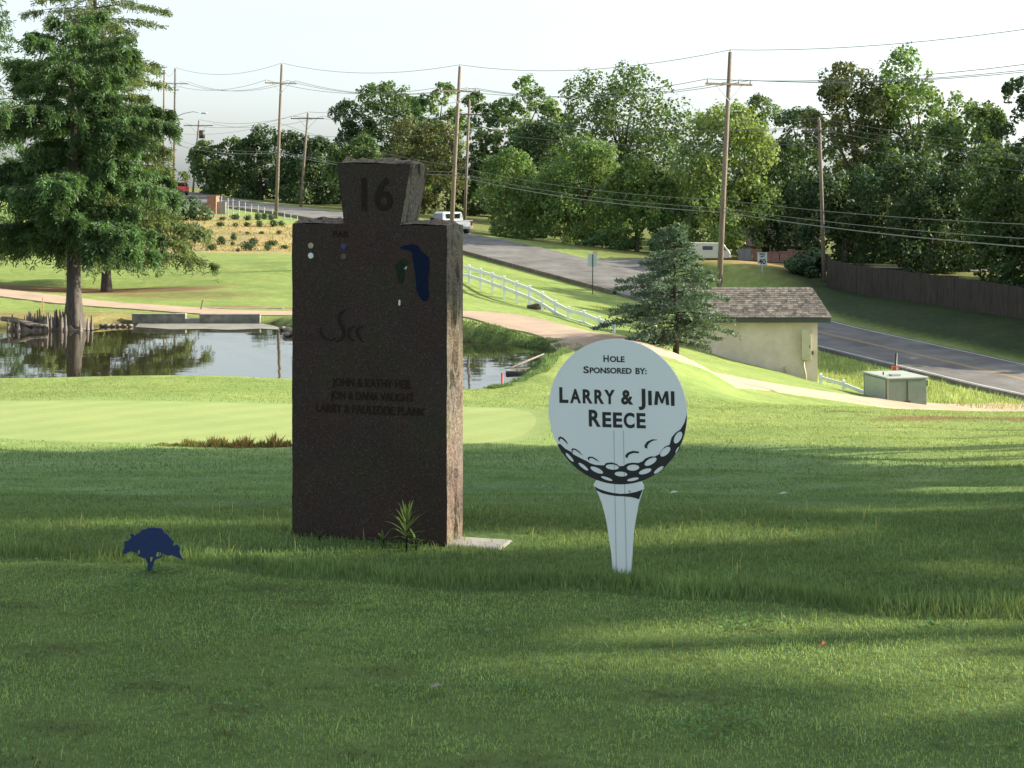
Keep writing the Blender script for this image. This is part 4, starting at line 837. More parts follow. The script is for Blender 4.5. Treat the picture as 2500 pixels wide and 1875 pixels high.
def face_text(name, body, px, py, hpx, wpx, bold=.0008, thick=.002):
    me = text_mesh(name, body, hpx * PXM / .70, thick, bold); xsv = [v.co.x for v in me.vertices]; wd = max(xsv) - min(xsv)
    me.transform(Matrix.Scale(wpx * PXM / wd, 4, (1, 0, 0))); u, z = mon(px, py); return on_face(name, me, u, z, M['engraved'])
face_text('numeral', '16', 913, 512, 78, 82, .004)
face_text('par_lettering', 'PAR', 832, 579, 15, 42)
for q in ((843, 945, 'JOHN & KATHY HEIL', 208, 908), (0, 977, 'JON & DANA VAUGHT', 218, 908), (0, 1010, 'LARRY & PAULEDDE PLANK', 285, 903)):
    face_text('name_lettering', q[2], q[4], q[1], 20, q[3])
def disc(cx, cy, rx, ry=None, n_=24, rot=0.0):
    ry = ry or rx; c_, s_ = math.cos(rot), math.sin(rot)
    return [(cx + math.cos(2 * math.pi * i / n_) * rx * c_ - math.sin(2 * math.pi * i / n_) * ry * s_, cy + math.cos(2 * math.pi * i / n_) * rx * s_ + math.sin(2 * math.pi * i / n_) * ry * c_) for i in range(n_)]
for (px, py, c, lab) in ((759, 599.5, (.34, .31, .19), 'faded yellow dot'), (759, 624, (.62, .66, .67), 'white dot'), (839, 601, (.012, .028, .12), 'blue dot'), (839, 626, (.09, .045, .045), 'faded red dot')):
    u, z = mon(px, py); o = on_face('tee_dot', curve_mesh('tee_dot', [disc(0, 0, 7.2 * PXM)], .002), u, z, mat('dot_' + lab.split()[-2], c, .5, .15, 60)); o['label'] = lab
def face_poly(name, pts, material, proud=.0015):
    q = [mon(*p) for p in pts]; me = curve_mesh(name, [q], .002); return on_face(name, me, 0, 0, material, proud)
zz = lambda x, y: (700 + x * 440 / 2212, 500 + y * 330 / 1659)
face_poly('pond_inlay', [zz(*p) for p in ((1385, 530), (1440, 500), (1520, 482), (1590, 490), (1625, 520), (1640, 560), (1700, 605), (1745, 650), (1750, 760), (1735, 900), (1740, 1010), (1745, 1120), (1725, 1170), (1690, 1182), (1650, 1160), (1620, 1110), (1595, 1040), (1588, 950), (1580, 850), (1565, 760), (1550, 680), (1545, 600), (1510, 560), (1450, 548))], mat('inlay_blue', (.005, .012, .034), .8, .15, 30, spec=.1))
face_poly('green_inlay', [zz(*p) for p in ((1395, 680), (1440, 655), (1475, 690), (1470, 760), (1445, 810), (1440, 900), (1420, 960), (1380, 970), (1365, 880), (1350, 800), (1330, 740))], mat('inlay_green', (.016, .026, .018), .8, .2, 30, spec=.1))
wi = mat('inlay_white', (.66, .66, .62), .6, .1, 30)
face_poly('tee_inlay', [zz(*p) for p in ((1436, 790), (1446, 765), (1466, 752), (1478, 760), (1470, 785), (1448, 798))], wi)
face_poly('tee_inlay', [zz(*p) for p in ((1374, 1178), (1383, 1162), (1396, 1172), (1396, 1228), (1384, 1238), (1373, 1228))], wi)
# carved script emblem
def stroke(pts, wd):
    P = [np.array(mon(740 + x * 180 / 2212, 730 + y * 130 / 1598)) for x, y in pts]; Q, _, _ = smooth_line([tuple(p) for p in P], .004)
    L, Rr = [], []
    for k in range(len(Q)):
        d = (Q[min(k + 1, len(Q) - 1)] - Q[max(k - 1, 0)]).normalized(); t = k / (len(Q) - 1); w_ = wd * (.35 + .65 * math.sin(math.pi * min(1, max(0, t)))) * PXM / 2
        L.append((Q[k].x - d.y * w_, Q[k].y + d.x * w_)); Rr.append((Q[k].x + d.y * w_, Q[k].y - d.x * w_))
    return L + Rr[::-1]
for pts, wd in (([(1300, 310), (1190, 370), (1090, 500), (1090, 680), (1160, 820), (1215, 960), (1190, 1130), (1090, 1240), (985, 1280)], 9.5), ([(540, 860), (525, 960), (570, 1090), (700, 1200), (840, 1235), (980, 1160)], 5),
                ([(1540, 810), (1400, 900), (1360, 1030), (1400, 1180), (1520, 1245)], 8), ([(1800, 815), (1660, 890), (1600, 980), (1670, 1100), (1720, 1200), (1790, 1300)], 7)):
    on_face('script_emblem', curve_mesh('script_emblem', [stroke(pts, wd)], .002), 0, 0, M['engraved'])
# concrete footing beside it
ft = empty('concrete_footing', (-.2, 7.7, 0), 'pale concrete footing slab showing at the right foot of the granite marker', 'slab')
fo = MB(); fo.box((-.43, 7.58, -.025), (.86, .20, .09), Matrix.Rotation(MANG, 3, 'Z')); bevel(fo.build('slab', M['concrete'], ft), .015)

# ------------------------------------------------------------------ golf ball sponsor sign
SD = 6.95; SA = math.radians(20); S0 = on(1517, SD); KX, KZ = SD / F / math.cos(SA), SD / F
sroot = empty('sponsor_sign', S0, 'white die-cut golf ball on tee sponsor sign with black lettering', 'sign', rz=-SA)
def sp(px, py): return ((px - 1517) * KX, (1403 - py) * KZ)
def flat(name, loops, material, thick, proud, parent=sroot):
    me = curve_mesh(name, [[sp(*p) for p in lp] for lp in loops], thick)
    me.transform(Matrix.Translation((0, -proud, 0)) @ Matrix.Rotation(math.radians(90), 4, 'X')); return link(name, me, material, parent)
def arc(cx, cy, rx, ry, a0, a1, n_): return [(cx + rx * math.cos(math.radians(a0 + (a1 - a0) * i / n_)), cy + ry * math.sin(math.radians(a0 + (a1 - a0) * i / n_))) for i in range(n_ + 1)]
z4 = lambda x, y: (1300 + x * 420 / 2212, 820 + y * 315 / 1659)          # zoom of the ball
z5 = lambda x, y: (1300 + x * 420 / 2049, 1080 + y * 340 / 1659)         # zoom of the tee
BX, BY, BRX, BRY = 1506.5, 1008.5, 165, 177
ball = arc(BX, BY, BRX, BRY, 106, 433.5, 90)
tee = [z5(*p) for p in ((1288, 470), (1318, 520), (1322, 552), (1305, 580), (1290, 640), (1262, 720), (1240, 840), (1220, 960), (1200, 1100), (1190, 1280), (1168, 1640), (968, 1640), (945, 1350), (920, 1180), (895, 1010), (868, 880), (835, 760), (795, 655), (768, 600), (740, 560), (738, 535), (770, 480))]
flat('panel', [ball + tee], M['sign_white'], .010, 0)
BK = M['print_black']
bot = arc(BX, BY, BRX + .3, BRY + .3, 0, 150, 60)
inner = [z5(*p) for p in ((340, 70), (400, 125), (480, 165), (500, 190), (590, 232), (660, 262), (700, 285), (760, 300), (860, 300), (885, 270), (950, 258), (1010, 275), (1040, 300), (1090, 292), (1130, 262), (1190, 248), (1260, 248), (1310, 225), (1340, 190), (1400, 162), (1450, 160), (1500, 130), (1520, 90), (1560, 40), (1620, 10))] + [z4(*p) for p in ((1755, 1350), (1770, 1290), (1815, 1230), (1880, 1180), (1930, 1090), (1957, 985))]
i0 = min(range(len(bot)), key=lambda i: abs(bot[i][1] - inner[-1][1]) if bot[i][0] > BX else 1e9); i1 = min(range(len(bot)), key=lambda i: math.hypot(bot[i][0] - inner[0][0], bot[i][1] - inner[0][1]))
def el(cx, cy, rx, ry, deg, f=z5): c_ = f(cx, cy); k = 420 / 2049 if f is z5 else 420 / 2212; return disc(c_[0], c_[1], rx * k, ry * k, 22, math.radians(deg))
holes = [el(957, 314, 77, 32, 2), el(1198, 307, 73, 36, -8), el(1400, 224, 80, 34, -33), el(1568, 96, 76, 37, -46), el(775, 362, 80, 29, 22), el(1058, 392, 75, 29, 0), el(1338, 343, 77, 28, -22), el(617, 330, 70, 20, 36), el(455, 228, 68, 18, 47), el(1493, 316, 70, 20, -40),
         el(893, 456, 70, 17, 16), el(1197, 446, 70, 18, -15), el(1850, 1285, 84, 40, -62, z4), el(1848, 1440, 50, 16, -60, z4)]
flat('ball_shading', [bot[i0:i1 + 1] + inner] + holes, BK, .0008, .0056)
def crescent(f, pts_out, pts_in): return [f(*p) for p in pts_out] + [f(*p) for p in reversed(pts_in)]
for o_, i_ in ((((345, 1400), (345, 1370), (370, 1350), (410, 1365), (450, 1405), (472, 1450)), ((360, 1415), (362, 1390), (380, 1375), (405, 1390), (440, 1420), (468, 1448))),
               (((525, 1550), (512, 1515), (530, 1495), (570, 1500), (620, 1535), (658, 1582)), ((535, 1545), (528, 1525), (545, 1512), (570, 1520), (615, 1550), (652, 1580))),
               (((735, 1640), (720, 1615), (735, 1592), (780, 1590), (830, 1615), (872, 1652)), ((748, 1640), (738, 1625), (750, 1610), (780, 1608), (825, 1632), (866, 1652))),
               (((1475, 1445), (1440, 1440), (1435, 1410), (1465, 1360), (1530, 1325), (1592, 1325)), ((1475, 1443), (1470, 1425), (1475, 1405), (1495, 1375), (1540, 1342), (1590, 1332))),
               (((1222, 1583), (1200, 1575), (1198, 1545), (1230, 1510), (1290, 1485), (1365, 1490)), ((1224, 1580), (1228, 1565), (1235, 1550), (1255, 1530), (1300, 1512), (1368, 1512)))):
    flat('dimple_mark', [crescent(z4, o_, i_)], BK, .0008, .0056)
flat('tee_band', [[z5(*p) for p in ((745, 556), (800, 585), (880, 608), (960, 622), (1050, 628), (1140, 618), (1230, 594), (1308, 562), (1266, 680), (1230, 668), (1180, 658), (1090, 655), (1000, 657), (920, 650), (840, 634), (772, 604))]], BK, .0008, .0056)
for x0, x1 in (((1052, 1235), (1004, 1520)), ((1172, 1232), (1122, 1530))):
    a_, b_2 = z4(*x0), z5(*x1); flat('stake_crease', [[(a_[0] - .9, a_[1]), (a_[0] + .9, a_[1]), (b_2[0] + .9, b_2[1]), (b_2[0] - .9, b_2[1])]], M['print_grey'], .0006, .0054)
TILT = math.radians(1.15)
def sign_text(name, runs, bold):
    """runs: (body, left px, baseline py, cap height px, right px)"""
    for body, x0, yb, hp, x1 in runs:
        me = text_mesh(name, body, hp * KZ / .70, .0008, bold, align='LEFT'); xv = [v.co.x for v in me.vertices]; mn, mx_ = min(xv), max(xv)
        u, z = sp(x0, yb); me.transform(Matrix.Translation((u, -.0056, z)) @ Matrix.Rotation(math.radians(90), 4, 'X') @ Matrix.Rotation(TILT, 4, 'Z') @ Matrix.Scale((x1 - x0) * KX / (mx_ - mn), 4, (1, 0, 0)) @ Matrix.Translation((-mn, 0, 0)))
        link(name, me, BK, sroot)
def zt(x0, yb, cap, x1): a_ = z4(x0, yb); return a_[0], a_[1], cap * 315 / 1659, z4(x1, 0)[0]
def runs(*a_): return [(b_, *zt(*v)) for b_, v in a_]
sign_text('hole_lettering', runs(('H', (922, 358, 84, 990)), ('OLE', (1003, 354, 70, 1188))), .0010)
sign_text('sponsored_by_lettering', runs(('S', (668, 512, 86, 738)), ('PONSORED', (748, 508, 70, 1277)), ('BY:', (1325, 498, 76, 1463))), .0010)
sign_text('name_lettering', runs(('L', (360, 904, 190, 476)), ('A', (498, 901, 170, 636)), ('R', (660, 898, 170, 784)), ('R', (808, 896, 170, 930)), ('Y', (934, 893, 170, 1068)), ('&', (1145, 888, 176, 1296)), ('J', (1362, 886, 196, 1450)), ('I', (1484, 883, 172, 1528)), ('I', (1764, 878, 172, 1808))), .0030)
flat('name_lettering', [[z4(*q) for q in ((1556, 884), (1572, 709), (1612, 708), (1652, 812), (1690, 704), (1728, 702), (1742, 878), (1702, 879), (1694, 770), (1664, 862), (1640, 863), (1608, 772), (1598, 883))]], BK, .0008, .0056)
sign_text('name_lettering', runs(('R', (738, 1194, 206, 888)), ('E', (910, 1192, 182, 1022)), ('E', (1044, 1190, 182, 1160)), ('C', (1178, 1188, 182, 1314)), ('E', (1340, 1184, 182, 1452))), .0030)
cx_, cy_ = 1430 + 1395 * 170 / 2212, 1160 + 545 * 80 / 1041
sign_text('copyright_mark', [('©', cx_ - 2.4, cy_ + 2.2, 5.0, cx_ + 2.6)], .0)

# ------------------------------------------------------------------ blue tee marker (flat steel oak)
z6 = lambda x, y: (240 + x * 280 / 2212, 1260 + y * 170 / 1343)
TD = 6.93; T0 = on(364.5, TD) + Vector((0, 0, .018)); troot = empty('tee_marker', T0, 'small dark blue oak tree shaped tee marker standing in the mown grass', 'tee marker')
def tq(p): x, y = z6(*p); return ((x - 364.5) * TD / F, (1404 - y) * TD / F)
crown = [(480, 850), (490, 780), (510, 720), (505, 650), (520, 605), (570, 600), (600, 570), (640, 530), (612, 500), (620, 465), (660, 455), (690, 480), (720, 500), (760, 455), (800, 430), (840, 380), (880, 365), (920, 370), (960, 345), (1010, 352), (1060, 340), (1110, 340), (1150, 355), (1210, 352), (1245, 380), (1265, 430), (1310, 450), (1345, 480), (1370, 520), (1395, 540), (1420, 580), (1450, 595), (1445, 640), (1440, 690), (1470, 685), (1510, 665), (1550, 690), (1575, 750), (1560, 800), (1580, 850), (1600, 910), (1640, 965), (1580, 945), (1520, 915), (1460, 890), (1420, 870), (1370, 885), (1310, 880), (1270, 850), (1245, 840), (1240, 900), (1200, 930), (1120, 950), (1080, 985), (1060, 1060), (1030, 1160), (945, 1160), (960, 1050), (930, 985), (915, 940), (850, 925), (760, 890), (770, 860), (810, 830), (795, 770), (770, 790), (760, 830), (700, 815), (640, 800), (580, 820), (520, 850)]
hl = [[(1110, 870), (1135, 825), (1180, 810), (1215, 830), (1215, 870), (1170, 905), (1125, 900)], [(955, 990), (985, 930), (1040, 905), (1065, 920), (1040, 970), (1000, 1015), (965, 1020)]]
def rough_out(lp, k=3, amp=9):
    r_ = random.Random(3); out = []
    for i in range(len(lp)):
        a_, b_ = lp[i], lp[(i + 1) % len(lp)]; out.append(a_)
        if math.hypot(b_[0] - a_[0], b_[1] - a_[1]) > 30 and a_[1] < 900: out.append(((a_[0] + b_[0]) / 2 + r_.uniform(-amp, amp), (a_[1] + b_[1]) / 2 + r_.uniform(-amp, amp)))
    return out
cu_, tr_ = crown, None
me = curve_mesh('oak_plate', [[tq(p) for p in rough_out(crown)]] + [[tq(p) for p in h_] for h_ in hl], .008); me.transform(Matrix.Rotation(math.radians(90), 4, 'X')); link('oak_plate', me, M['blue_paint'], troot)
sk = MB(); sk.tube([(-.002, .006, -.10), (-.002, .006, .05)], .004, 6); sk.build('spike', M['blue_paint'], troot, origin=(0, 0, 0))

# ------------------------------------------------------------------ weeds at the marker's foot
WEED = leaf_mat('weed_leaf', (.085, .14, .04), .35)
def weed(label, px, D, hgt, n_, ln, seed, up=.9):
    r = np.random.default_rng(seed); p = on(px, D); root = empty('weed', p, label, 'plant', 'weeds growing in the grass')
    mb = MB(); stem = [(0, 0, -.01), (.004, 0, hgt * .4), (-.002, .002, hgt * .8)]; mb.tube(stem, [.004, .0035, .002], 6); mb.build('stem', WEED, root, True, (0, 0, 0))
    me_ = MB()
    for i in range(n_):
        t = (i + .5) / n_; th = i * 2.4 + r.normal() * .3; z0 = hgt * (.12 + .66 * t); L = ln * (.75 + .5 * math.sin(math.pi * t)) * r.uniform(.8, 1.2)
        e = .35 + up * t * 1.1; d = Vector((math.cos(th) * math.cos(e), math.sin(th) * math.cos(e), math.sin(e))); s_ = d.cross(Vector((0, 0, 1))).normalized(); pts = []
        for k, (u, wv) in enumerate(((0, .25), (.3, 1), (.65, .85), (1, .04))):
            c_ = Vector((0, 0, z0)) + d * L * u - Vector((0, 0, 1)) * L * .45 * u * u * (1.15 - t); pts += [c_ - s_ * wv * .0055, c_ + s_ * wv * .0055]
        me_.add(pts, [(0, 1, 3, 2), (2, 3, 5, 4), (4, 5, 7, 6)])
    m_ = me_.mesh('leaf'); a = m_.color_attributes.new('tint', 'FLOAT_COLOR', 'POINT'); a.data.foreach_set('color', np.ones(4 * len(m_.vertices), np.float32))
    link('leaf', m_, WEED, root)
weed('tall narrow-leaved green weed in front of the granite marker', 992, 7.33, .20, 30, .105, 1)
weed('low leafy weed left of the tall weed at the marker foot', 935, 7.40, .05, 9, .075, 2, .5)
weed('tiny broad-leaved weed at the left foot of the granite marker', 778, 7.55, .035, 5, .04, 3, .8)
weed('low leafy weed right of the tall weed at the marker foot', 1015, 7.36, .07, 10, .07, 4, .6)
# ------------------------------------------------------------------ concrete spillway at the pond's far end
dr = empty('spillway_wall', at(480, 790, 63.2), 'low grey concrete spillway wall with a notch across the pond end', 'wall')
def blk(px0, px1, pt, pb, D, th, name, m_):
    a_, b_ = at(px0, pb, D), at(px1, pt, D); MB().box(((a_.x + b_.x) / 2, D + th / 2, (a_.z + b_.z) / 2), (b_.x - a_.x, th, b_.z - a_.z)).build(name, m_, dr)
blk(322, 452, 768, 800, 63.3, .3, 'wall_section', M['shaded_concrete']); blk(487, 634, 769, 800, 63.3, .3, 'wall_section', M['shaded_concrete'])  # shade of the wall face is in its colour; coping keeps plain concrete
blk(321, 452.5, 766.2, 768, 63.27, .36, 'coping', M['concrete']); blk(486.5, 635, 767.2, 769, 63.27, .36, 'coping', M['concrete'])
blk(452, 487, 778, 800, 63.33, .24, 'notch_sill', M['concrete'])
blk(455, 690, 752, 765, 67.9, .25, 'kerb_wall', M['concrete'])

# ------------------------------------------------------------------ white two-rail fence
z6f = lambda x, y: (1100 + x * 720 / 2212, 520 + y * 540 / 1659)
FP = [(55, 375, 510, 96.5), (140, 395, 530, 94.6), (225, 420, 555, 93), (315, 450, 585, 91.3), (403, 480, 615, 89.7), (497, 515, 650, 88), (593, 550, 690, 86.2), (690, 598, 735, 84.4), (788, 660, 795, 82.6), (885, 708, 842, 80.8), (1003, 737, 872, 78.8), (1115, 783, 915, 77), (1225, 822, 950, 75.4)]
RW, RH = .055, .18
froot = empty('rail_fence', on(1293, 86.2), 'white two-rail vinyl fence running down beside the cart path', 'fence')
tops = []
for x, y0, y1, D in FP:
    px, pt = z6f(x, y0); t = at(px, pt, D); b_ = min(at(px, z6f(x, y1)[1], D).z, Hf(t.x, D)); tops.append((t, .98))
    mb = MB(); mb.box((t.x, D, (t.z + b_ - .3) / 2), (.15, .15, t.z - b_ + .3)); po_ = mb.build('post', M['white_vinyl'], froot)
    cb = MB(); cb.box((t.x, D, t.z + .012), (.165, .165, .03)); cb.box((t.x, D, t.z + .045), (.15, .15, .04), taper=.15); cb.build('post_cap', M['white_vinyl'], froot).parent = po_
for (a_, ha), (b_, hb) in zip(tops, tops[1:]):
    for dz in (.14, .60): MB().bar(a_ - Vector((0, 0, dz)), b_ - Vector((0, 0, dz)), RW, RH).build('rail', M['white_vinyl'], froot)
f2 = empty('rail_fence', on(2050, 71), 'short low run of white rail fence between pump house and green cabinet', 'fence')
tp = [at(2004, 914, 72.5), at(2060, 930, 71.5), at(2112, 951, 70.5), at(2160, 975, 69.8)]
for t in tp:
    po_ = MB().box((t.x, t.y, t.z - .6), (.13, .13, 1.2)).build('post', M['white_vinyl'], f2); MB().box((t.x, t.y, t.z + .03), (.16, .16, .06), taper=.3).build('post_cap', M['white_vinyl'], f2).parent = po_
for a_, b_ in zip(tp, tp[1:]):
    for dz in (.14, .60): MB().bar(a_ - Vector((0, 0, dz)), b_ - Vector((0, 0, dz)), .05, .15).build('rail', M['white_vinyl'], f2)

# ------------------------------------------------------------------ pump house
HD = 75.0; k = HD / F
hx1, hx0 = (1996 - CX) * k, (1700 - CX) * k; ze = EYE - (782 - HY) * k; zr_ = EYE - (709 - HY) * k; depth = 3.4
h = empty('pump_house', on(1996, HD), 'small cream stucco pump house with a brown shingle roof', 'building')
MB().box(((hx0 + hx1) / 2, HD + depth / 2, (ze - 9.2) / 2), (hx1 - hx0, depth, ze + 9.2)).build('wall', M['stucco'], h)
gb = MB(); ym = HD + depth / 2
for x in (hx0 + .02, hx1 - .02): gb.add([(x, HD, ze), (x, HD + depth, ze), (x, ym, zr_ - .15)], [(0, 1, 2)])
gb.build('gable', M['stucco'], h)
rx0, rx1 = hx0 - .5, (2029 - CX) * (HD - .5) / F; ye0, ye1 = HD - .5, HD + depth + .5; zeave = EYE - (775 - HY) * (HD - .5) / F
slope = (zr_ - zeave) / (ym - ye0)
rf = MB(); rf.add([(rx0, ye0, zeave - .06), (rx1, ye0, zeave - .06), (rx1 - .45, ym, zr_ - .06), (rx0, ym, zr_ - .06), (rx1, ye1, zeave - .06), (rx0, ye1, zeave - .06)], [(0, 1, 2, 3), (3, 2, 4, 5), (0, 5, 4, 1), (1, 4, 2), (0, 3, 5)])
roof = rf.build('roof', M['fascia'], h)
# shingle tabs, course over course (too fine to single out: one mesh)
sh = MB(); nc = 15; r = random.Random(4)
for side in (0, 1):
    for c in range(nc):
        t0, t1 = c / nc, min(1, (c + 1.25) / nc)
        y0 = (ye0 - .03 if side == 0 else ye1 + .03); yy = lambda t: y0 + (ym - y0) * t
        zz_ = lambda t: zeave + (zr_ - zeave) * t; xr = lambda t: rx1 - .45 * t + .03
        x = rx0 - (c % 2) * .14
        while x < xr(t0):
            w_ = r.uniform(.16, .36); x2 = min(x + w_ - .012, xr(t0)); lf = .022 + r.uniform(0, .012)
            if x2 - x > .03:
                x3 = min(x2, xr(t1)); x_ = min(x, x3 - .01)
                sh.add([(x, yy(t0), zz_(t0) + lf), (x2, yy(t0), zz_(t0) + lf), (x3, yy(t1), zz_(t1) + .006), (x_, yy(t1), zz_(t1) + .006), (x, yy(t0), zz_(t0) - .01), (x2, yy(t0), zz_(t0) - .01)], [(0, 1, 2, 3), (4, 5, 1, 0)])
            x += w_
sm_ = sh.mesh('shingles'); ca = sm_.color_attributes.new('tint', 'FLOAT_COLOR', 'POINT'); tv = np.ones((len(sm_.vertices), 4), np.float32)
rv = np.random.default_rng(2).uniform(.6, 1.35, len(sm_.vertices) // 6); tv[:, :3] = np.repeat(rv, 6)[:, None]; ca.data.foreach_set('color', tv.ravel())
mS = M['shingle']; nS, lS = mS.node_tree.nodes, mS.node_tree.links; aS = nS.new('ShaderNodeAttribute'); aS.attribute_name = 'tint'; xS = nS.new('ShaderNodeMix'); xS.data_type = 'RGBA'; xS.blend_type = 'MULTIPLY'; xS.inputs[0].default_value = 1
lk = nS['Principled BSDF'].inputs['Base Color'].links[0].from_socket; lS.new(lk, xS.inputs[6]); lS.new(aS.outputs['Color'], xS.inputs[7]); lS.new(xS.outputs[2], nS['Principled BSDF'].inputs['Base Color'])
sm_.transform(Matrix.Translation(-h.location)); so_ = link('shingles', sm_, mS, h); so_['kind'] = 'stuff'
xx = rx0
while xx < rx1 - .5:
    L = min(.26, rx1 - .45 - xx); MB().add([(xx, ym - .14, zr_ - .05), (xx + L - .015, ym - .14, zr_ - .05), (xx + L - .015, ym, zr_ + .05), (xx, ym, zr_ + .05), (xx + L - .015, ym + .14, zr_ - .05), (xx, ym + .14, zr_ - .05)], [(0, 1, 2, 3), (3, 2, 4, 5), (0, 3, 5), (1, 4, 2)]).build('ridge_cap', M['shingle_edge'], h); xx += L + .001
MB().box(((rx0 + rx1) / 2, ye0 - .015, zeave - .13), (rx1 - rx0 - .06, .04, .20)).build('fascia', M['fascia'], h)
MB().box(((rx0 + rx1) / 2, HD - .24, zeave - .2), (rx1 - rx0 - .1, .46, .03)).build('soffit', M['fascia'], h)
z7 = lambda x, y: (1780 + x * 720 / 2212, 560 + y * 540 / 1659)
def front_box(name, a_, b_, dep, m_, parent, D=HD):
    p, q = at(*z7(*a_), D), at(*z7(*b_), D); return bevel(MB().box(((p.x + q.x) / 2, D - dep / 2 - .003, (p.z + q.z) / 2), (q.x - p.x, dep, p.z - q.z)).build(name, m_, parent), .015, 2)
eb = front_box('meter_cabinet', (540, 785), (610, 975), .24, M['beige_metal'], h)
def on_part(parent_part, name, mb, m_): o = mb.build(name, m_, None, origin=(0, 0, 0)); o.parent = parent_part; o.location = -h.location; return o
pc = at(*z7(573, 850), HD - .25); on_part(eb, 'cabinet_door', MB().box((pc.x, HD - .258, pc.z), (.34, .02, 1.25)), M['beige_metal'])
sw = front_box('switch_box', (612, 912), (632, 938), .12, M['dark_steel'], h)
jb = front_box('junction_box', (415, 1030), (440, 1056), .10, M['beige_metal'], h)
cd = MB(); cd.tube([at(*z7(558, 975), HD - .10), at(*z7(560, 1030), HD - .12), at(*z7(572, 1080), HD - .16), at(*z7(578, 1150), HD - .2)], .05, 8); cd.build('conduit', M['beige_metal'], h, True)
cd = MB(); cd.tube([at(*z7(427, 1056), HD - .05), at(*z7(427, 1110), HD - .05)], .025, 8); cd.build('conduit', M['beige_metal'], h, True)
cd = MB(); cd.tube([at(*z7(605, 870), HD - .27), at(*z7(605, 890), HD - .27)], .02, 6); cd.build('latch', M['dark_steel'], h, True)

# ------------------------------------------------------------------ green electrical cabinet
TDp = 67.0; t0 = at(*z7(1330, 1318), TDp); tb = empty('transformer_cabinet', t0, 'green metal electrical cabinet with double doors on a pad by the path', 'cabinet')
ang = math.radians(12)          # turned so that its left end shows
def TB(x, y, z): c_, s_ = math.cos(ang), math.sin(ang); return (t0.x + x * c_ - y * s_, TDp + x * s_ + y * c_, t0.z + z)
kk = TDp / F * 720 / 2212
W2, Hh, Dp = 1.72, (1318 - 1120) * kk + .25, 2.3
Rm = Matrix.Rotation(ang, 3, 'Z'); tb_x = 0.03
bevel(MB().box(TB(tb_x, Dp / 2, Hh / 2 - .25), (W2, Dp, Hh), Rm).build('cabinet_body', M['cabinet_green'], tb), .02)
bevel(MB().box(TB(tb_x, Dp / 2, Hh - .25 + .035), (W2 + .1, Dp + .1, .07), Rm).build('lid', M['cabinet_light'], tb), .02)
MB().box(TB(tb_x - W2 / 2 - .012, Dp / 2, Hh / 2 - .25), (.02, Dp - .3, Hh - .1), Rm).build('end_panel', M['cabinet_light'], tb)
MB().box(TB(tb_x - W2 / 2 + .03, -.012, Hh / 2 - .25), (.08, .022, Hh - .04), Rm).build('corner_post', mat('cabinet_corner', (.34, .30, .22), .6, .1, 4), tb)
for sx in (-1, 1):
    dd = MB().box(TB(tb_x + sx * (W2 / 4 - .015), -.014, Hh / 2 - .27), (W2 / 2 - .10, .026, Hh - .16), Rm).build('door', M['cabinet_green'], tb)
    hn = MB().box(TB(tb_x + sx * .09, -.045, .12), (.07, .04, .12), Rm).build('handle', M['dark_steel'], None, origin=(0, 0, 0)); hn.parent = dd; hn.location = -tb.location
MB().box(TB(tb_x, -.02, Hh / 2 - .27), (.06, .03, Hh - .12), Rm).build('door_seam', M['dark_steel'], tb)
MB().box(TB(tb_x + W2 / 2 + .02, .06, Hh - .45), (.05, .12, .22), Rm).build('hinge', M['dark_steel'], tb)
MB().box(TB(tb_x, Dp / 2, -.33), (W2 + .35, Dp + .35, .2), Rm).build('pad', M['concrete'], tb)
MB().box(TB(tb_x - .3, .5, Hh - .14), (.4, .3, .06), Rm).build('lid_plate', M['steel'], tb); MB().tube([TB(tb_x - .62, .9, Hh - .18), TB(tb_x - .62, .9, Hh - .05)], .03, 6).build('lifting_eye', M['dark_steel'], tb)
rp = empty('marker_post', at(2185, 935, 70.5), 'dark post with an orange-red box standing behind the green cabinet', 'post')
a_, b_ = at(*z7(1238, 1110), 70.5), at(*z7(1254, 928), 70.5); MB().tube([a_ - Vector((0, 0, 1)), b_], .055, 8).build('post', M['dark_steel'], rp, True)
c_ = at(*z7(1247, 1052), 70.4); MB().box(c_, (.26, .2, .30)).build('valve_box', M['orange_paint'], rp); c_ = at(*z7(1260, 1045), 70.28); MB().box(c_, (.08, .03, .12)).build('tag', M['white_paint'], rp)

# ------------------------------------------------------------------ road signs
def road_sign(label, px, pt, pb, pbase, D, wpx, m_, back=False):
    b_ = at(px, pbase, D); g = Hf(b_.x, D); root = empty('speed_sign' if not back else 'road_sign', (b_.x, D, g), label, 'sign'); kz = D / F
    z1, z0 = EYE - (pt - HY) * kz, EYE - (pb - HY) * kz; w_ = wpx * kz
    MB().box((b_.x, D + .03, (g - .3 + z1 - .05) / 2), (.06, .04, z1 - .05 - g + .3)).build('post', M['dark_steel'] if back else M['steel'], root)
    bevel(MB().box((b_.x, D - (.0 if not back else -.06), (z0 + z1) / 2), (w_, .012, z1 - z0)).build('plate', m_, root), .004)
    return root, w_, z0, z1, b_.x, D
root, w_, z0, z1, x_, D_ = road_sign('white speed limit 40 sign on the verge beyond the road', 1861, 616, 648, 668, 112, 23.4, M['white_paint'])
for body, fz, hh, ww in (('SPEED', .80, .13, .62), ('LIMIT', .62, .13, .5), ('40', .12, .38, .78)):
    me = text_mesh('lettering', body, hh * (z1 - z0) / .7, .004, .006 if body != '40' else .014); xv = [v.co.x for v in me.vertices]; me.transform(Matrix.Scale(ww * w_ / (max(xv) - min(xv)), 4, (1, 0, 0)))
    me.transform(Matrix.Translation((x_, D_ - .012, z0 + fz * (z1 - z0))) @ Matrix.Rotation(math.radians(90), 4, 'X')); me.transform(Matrix.Translation(-root.location)); link('lettering', me, M['print_black'], root)
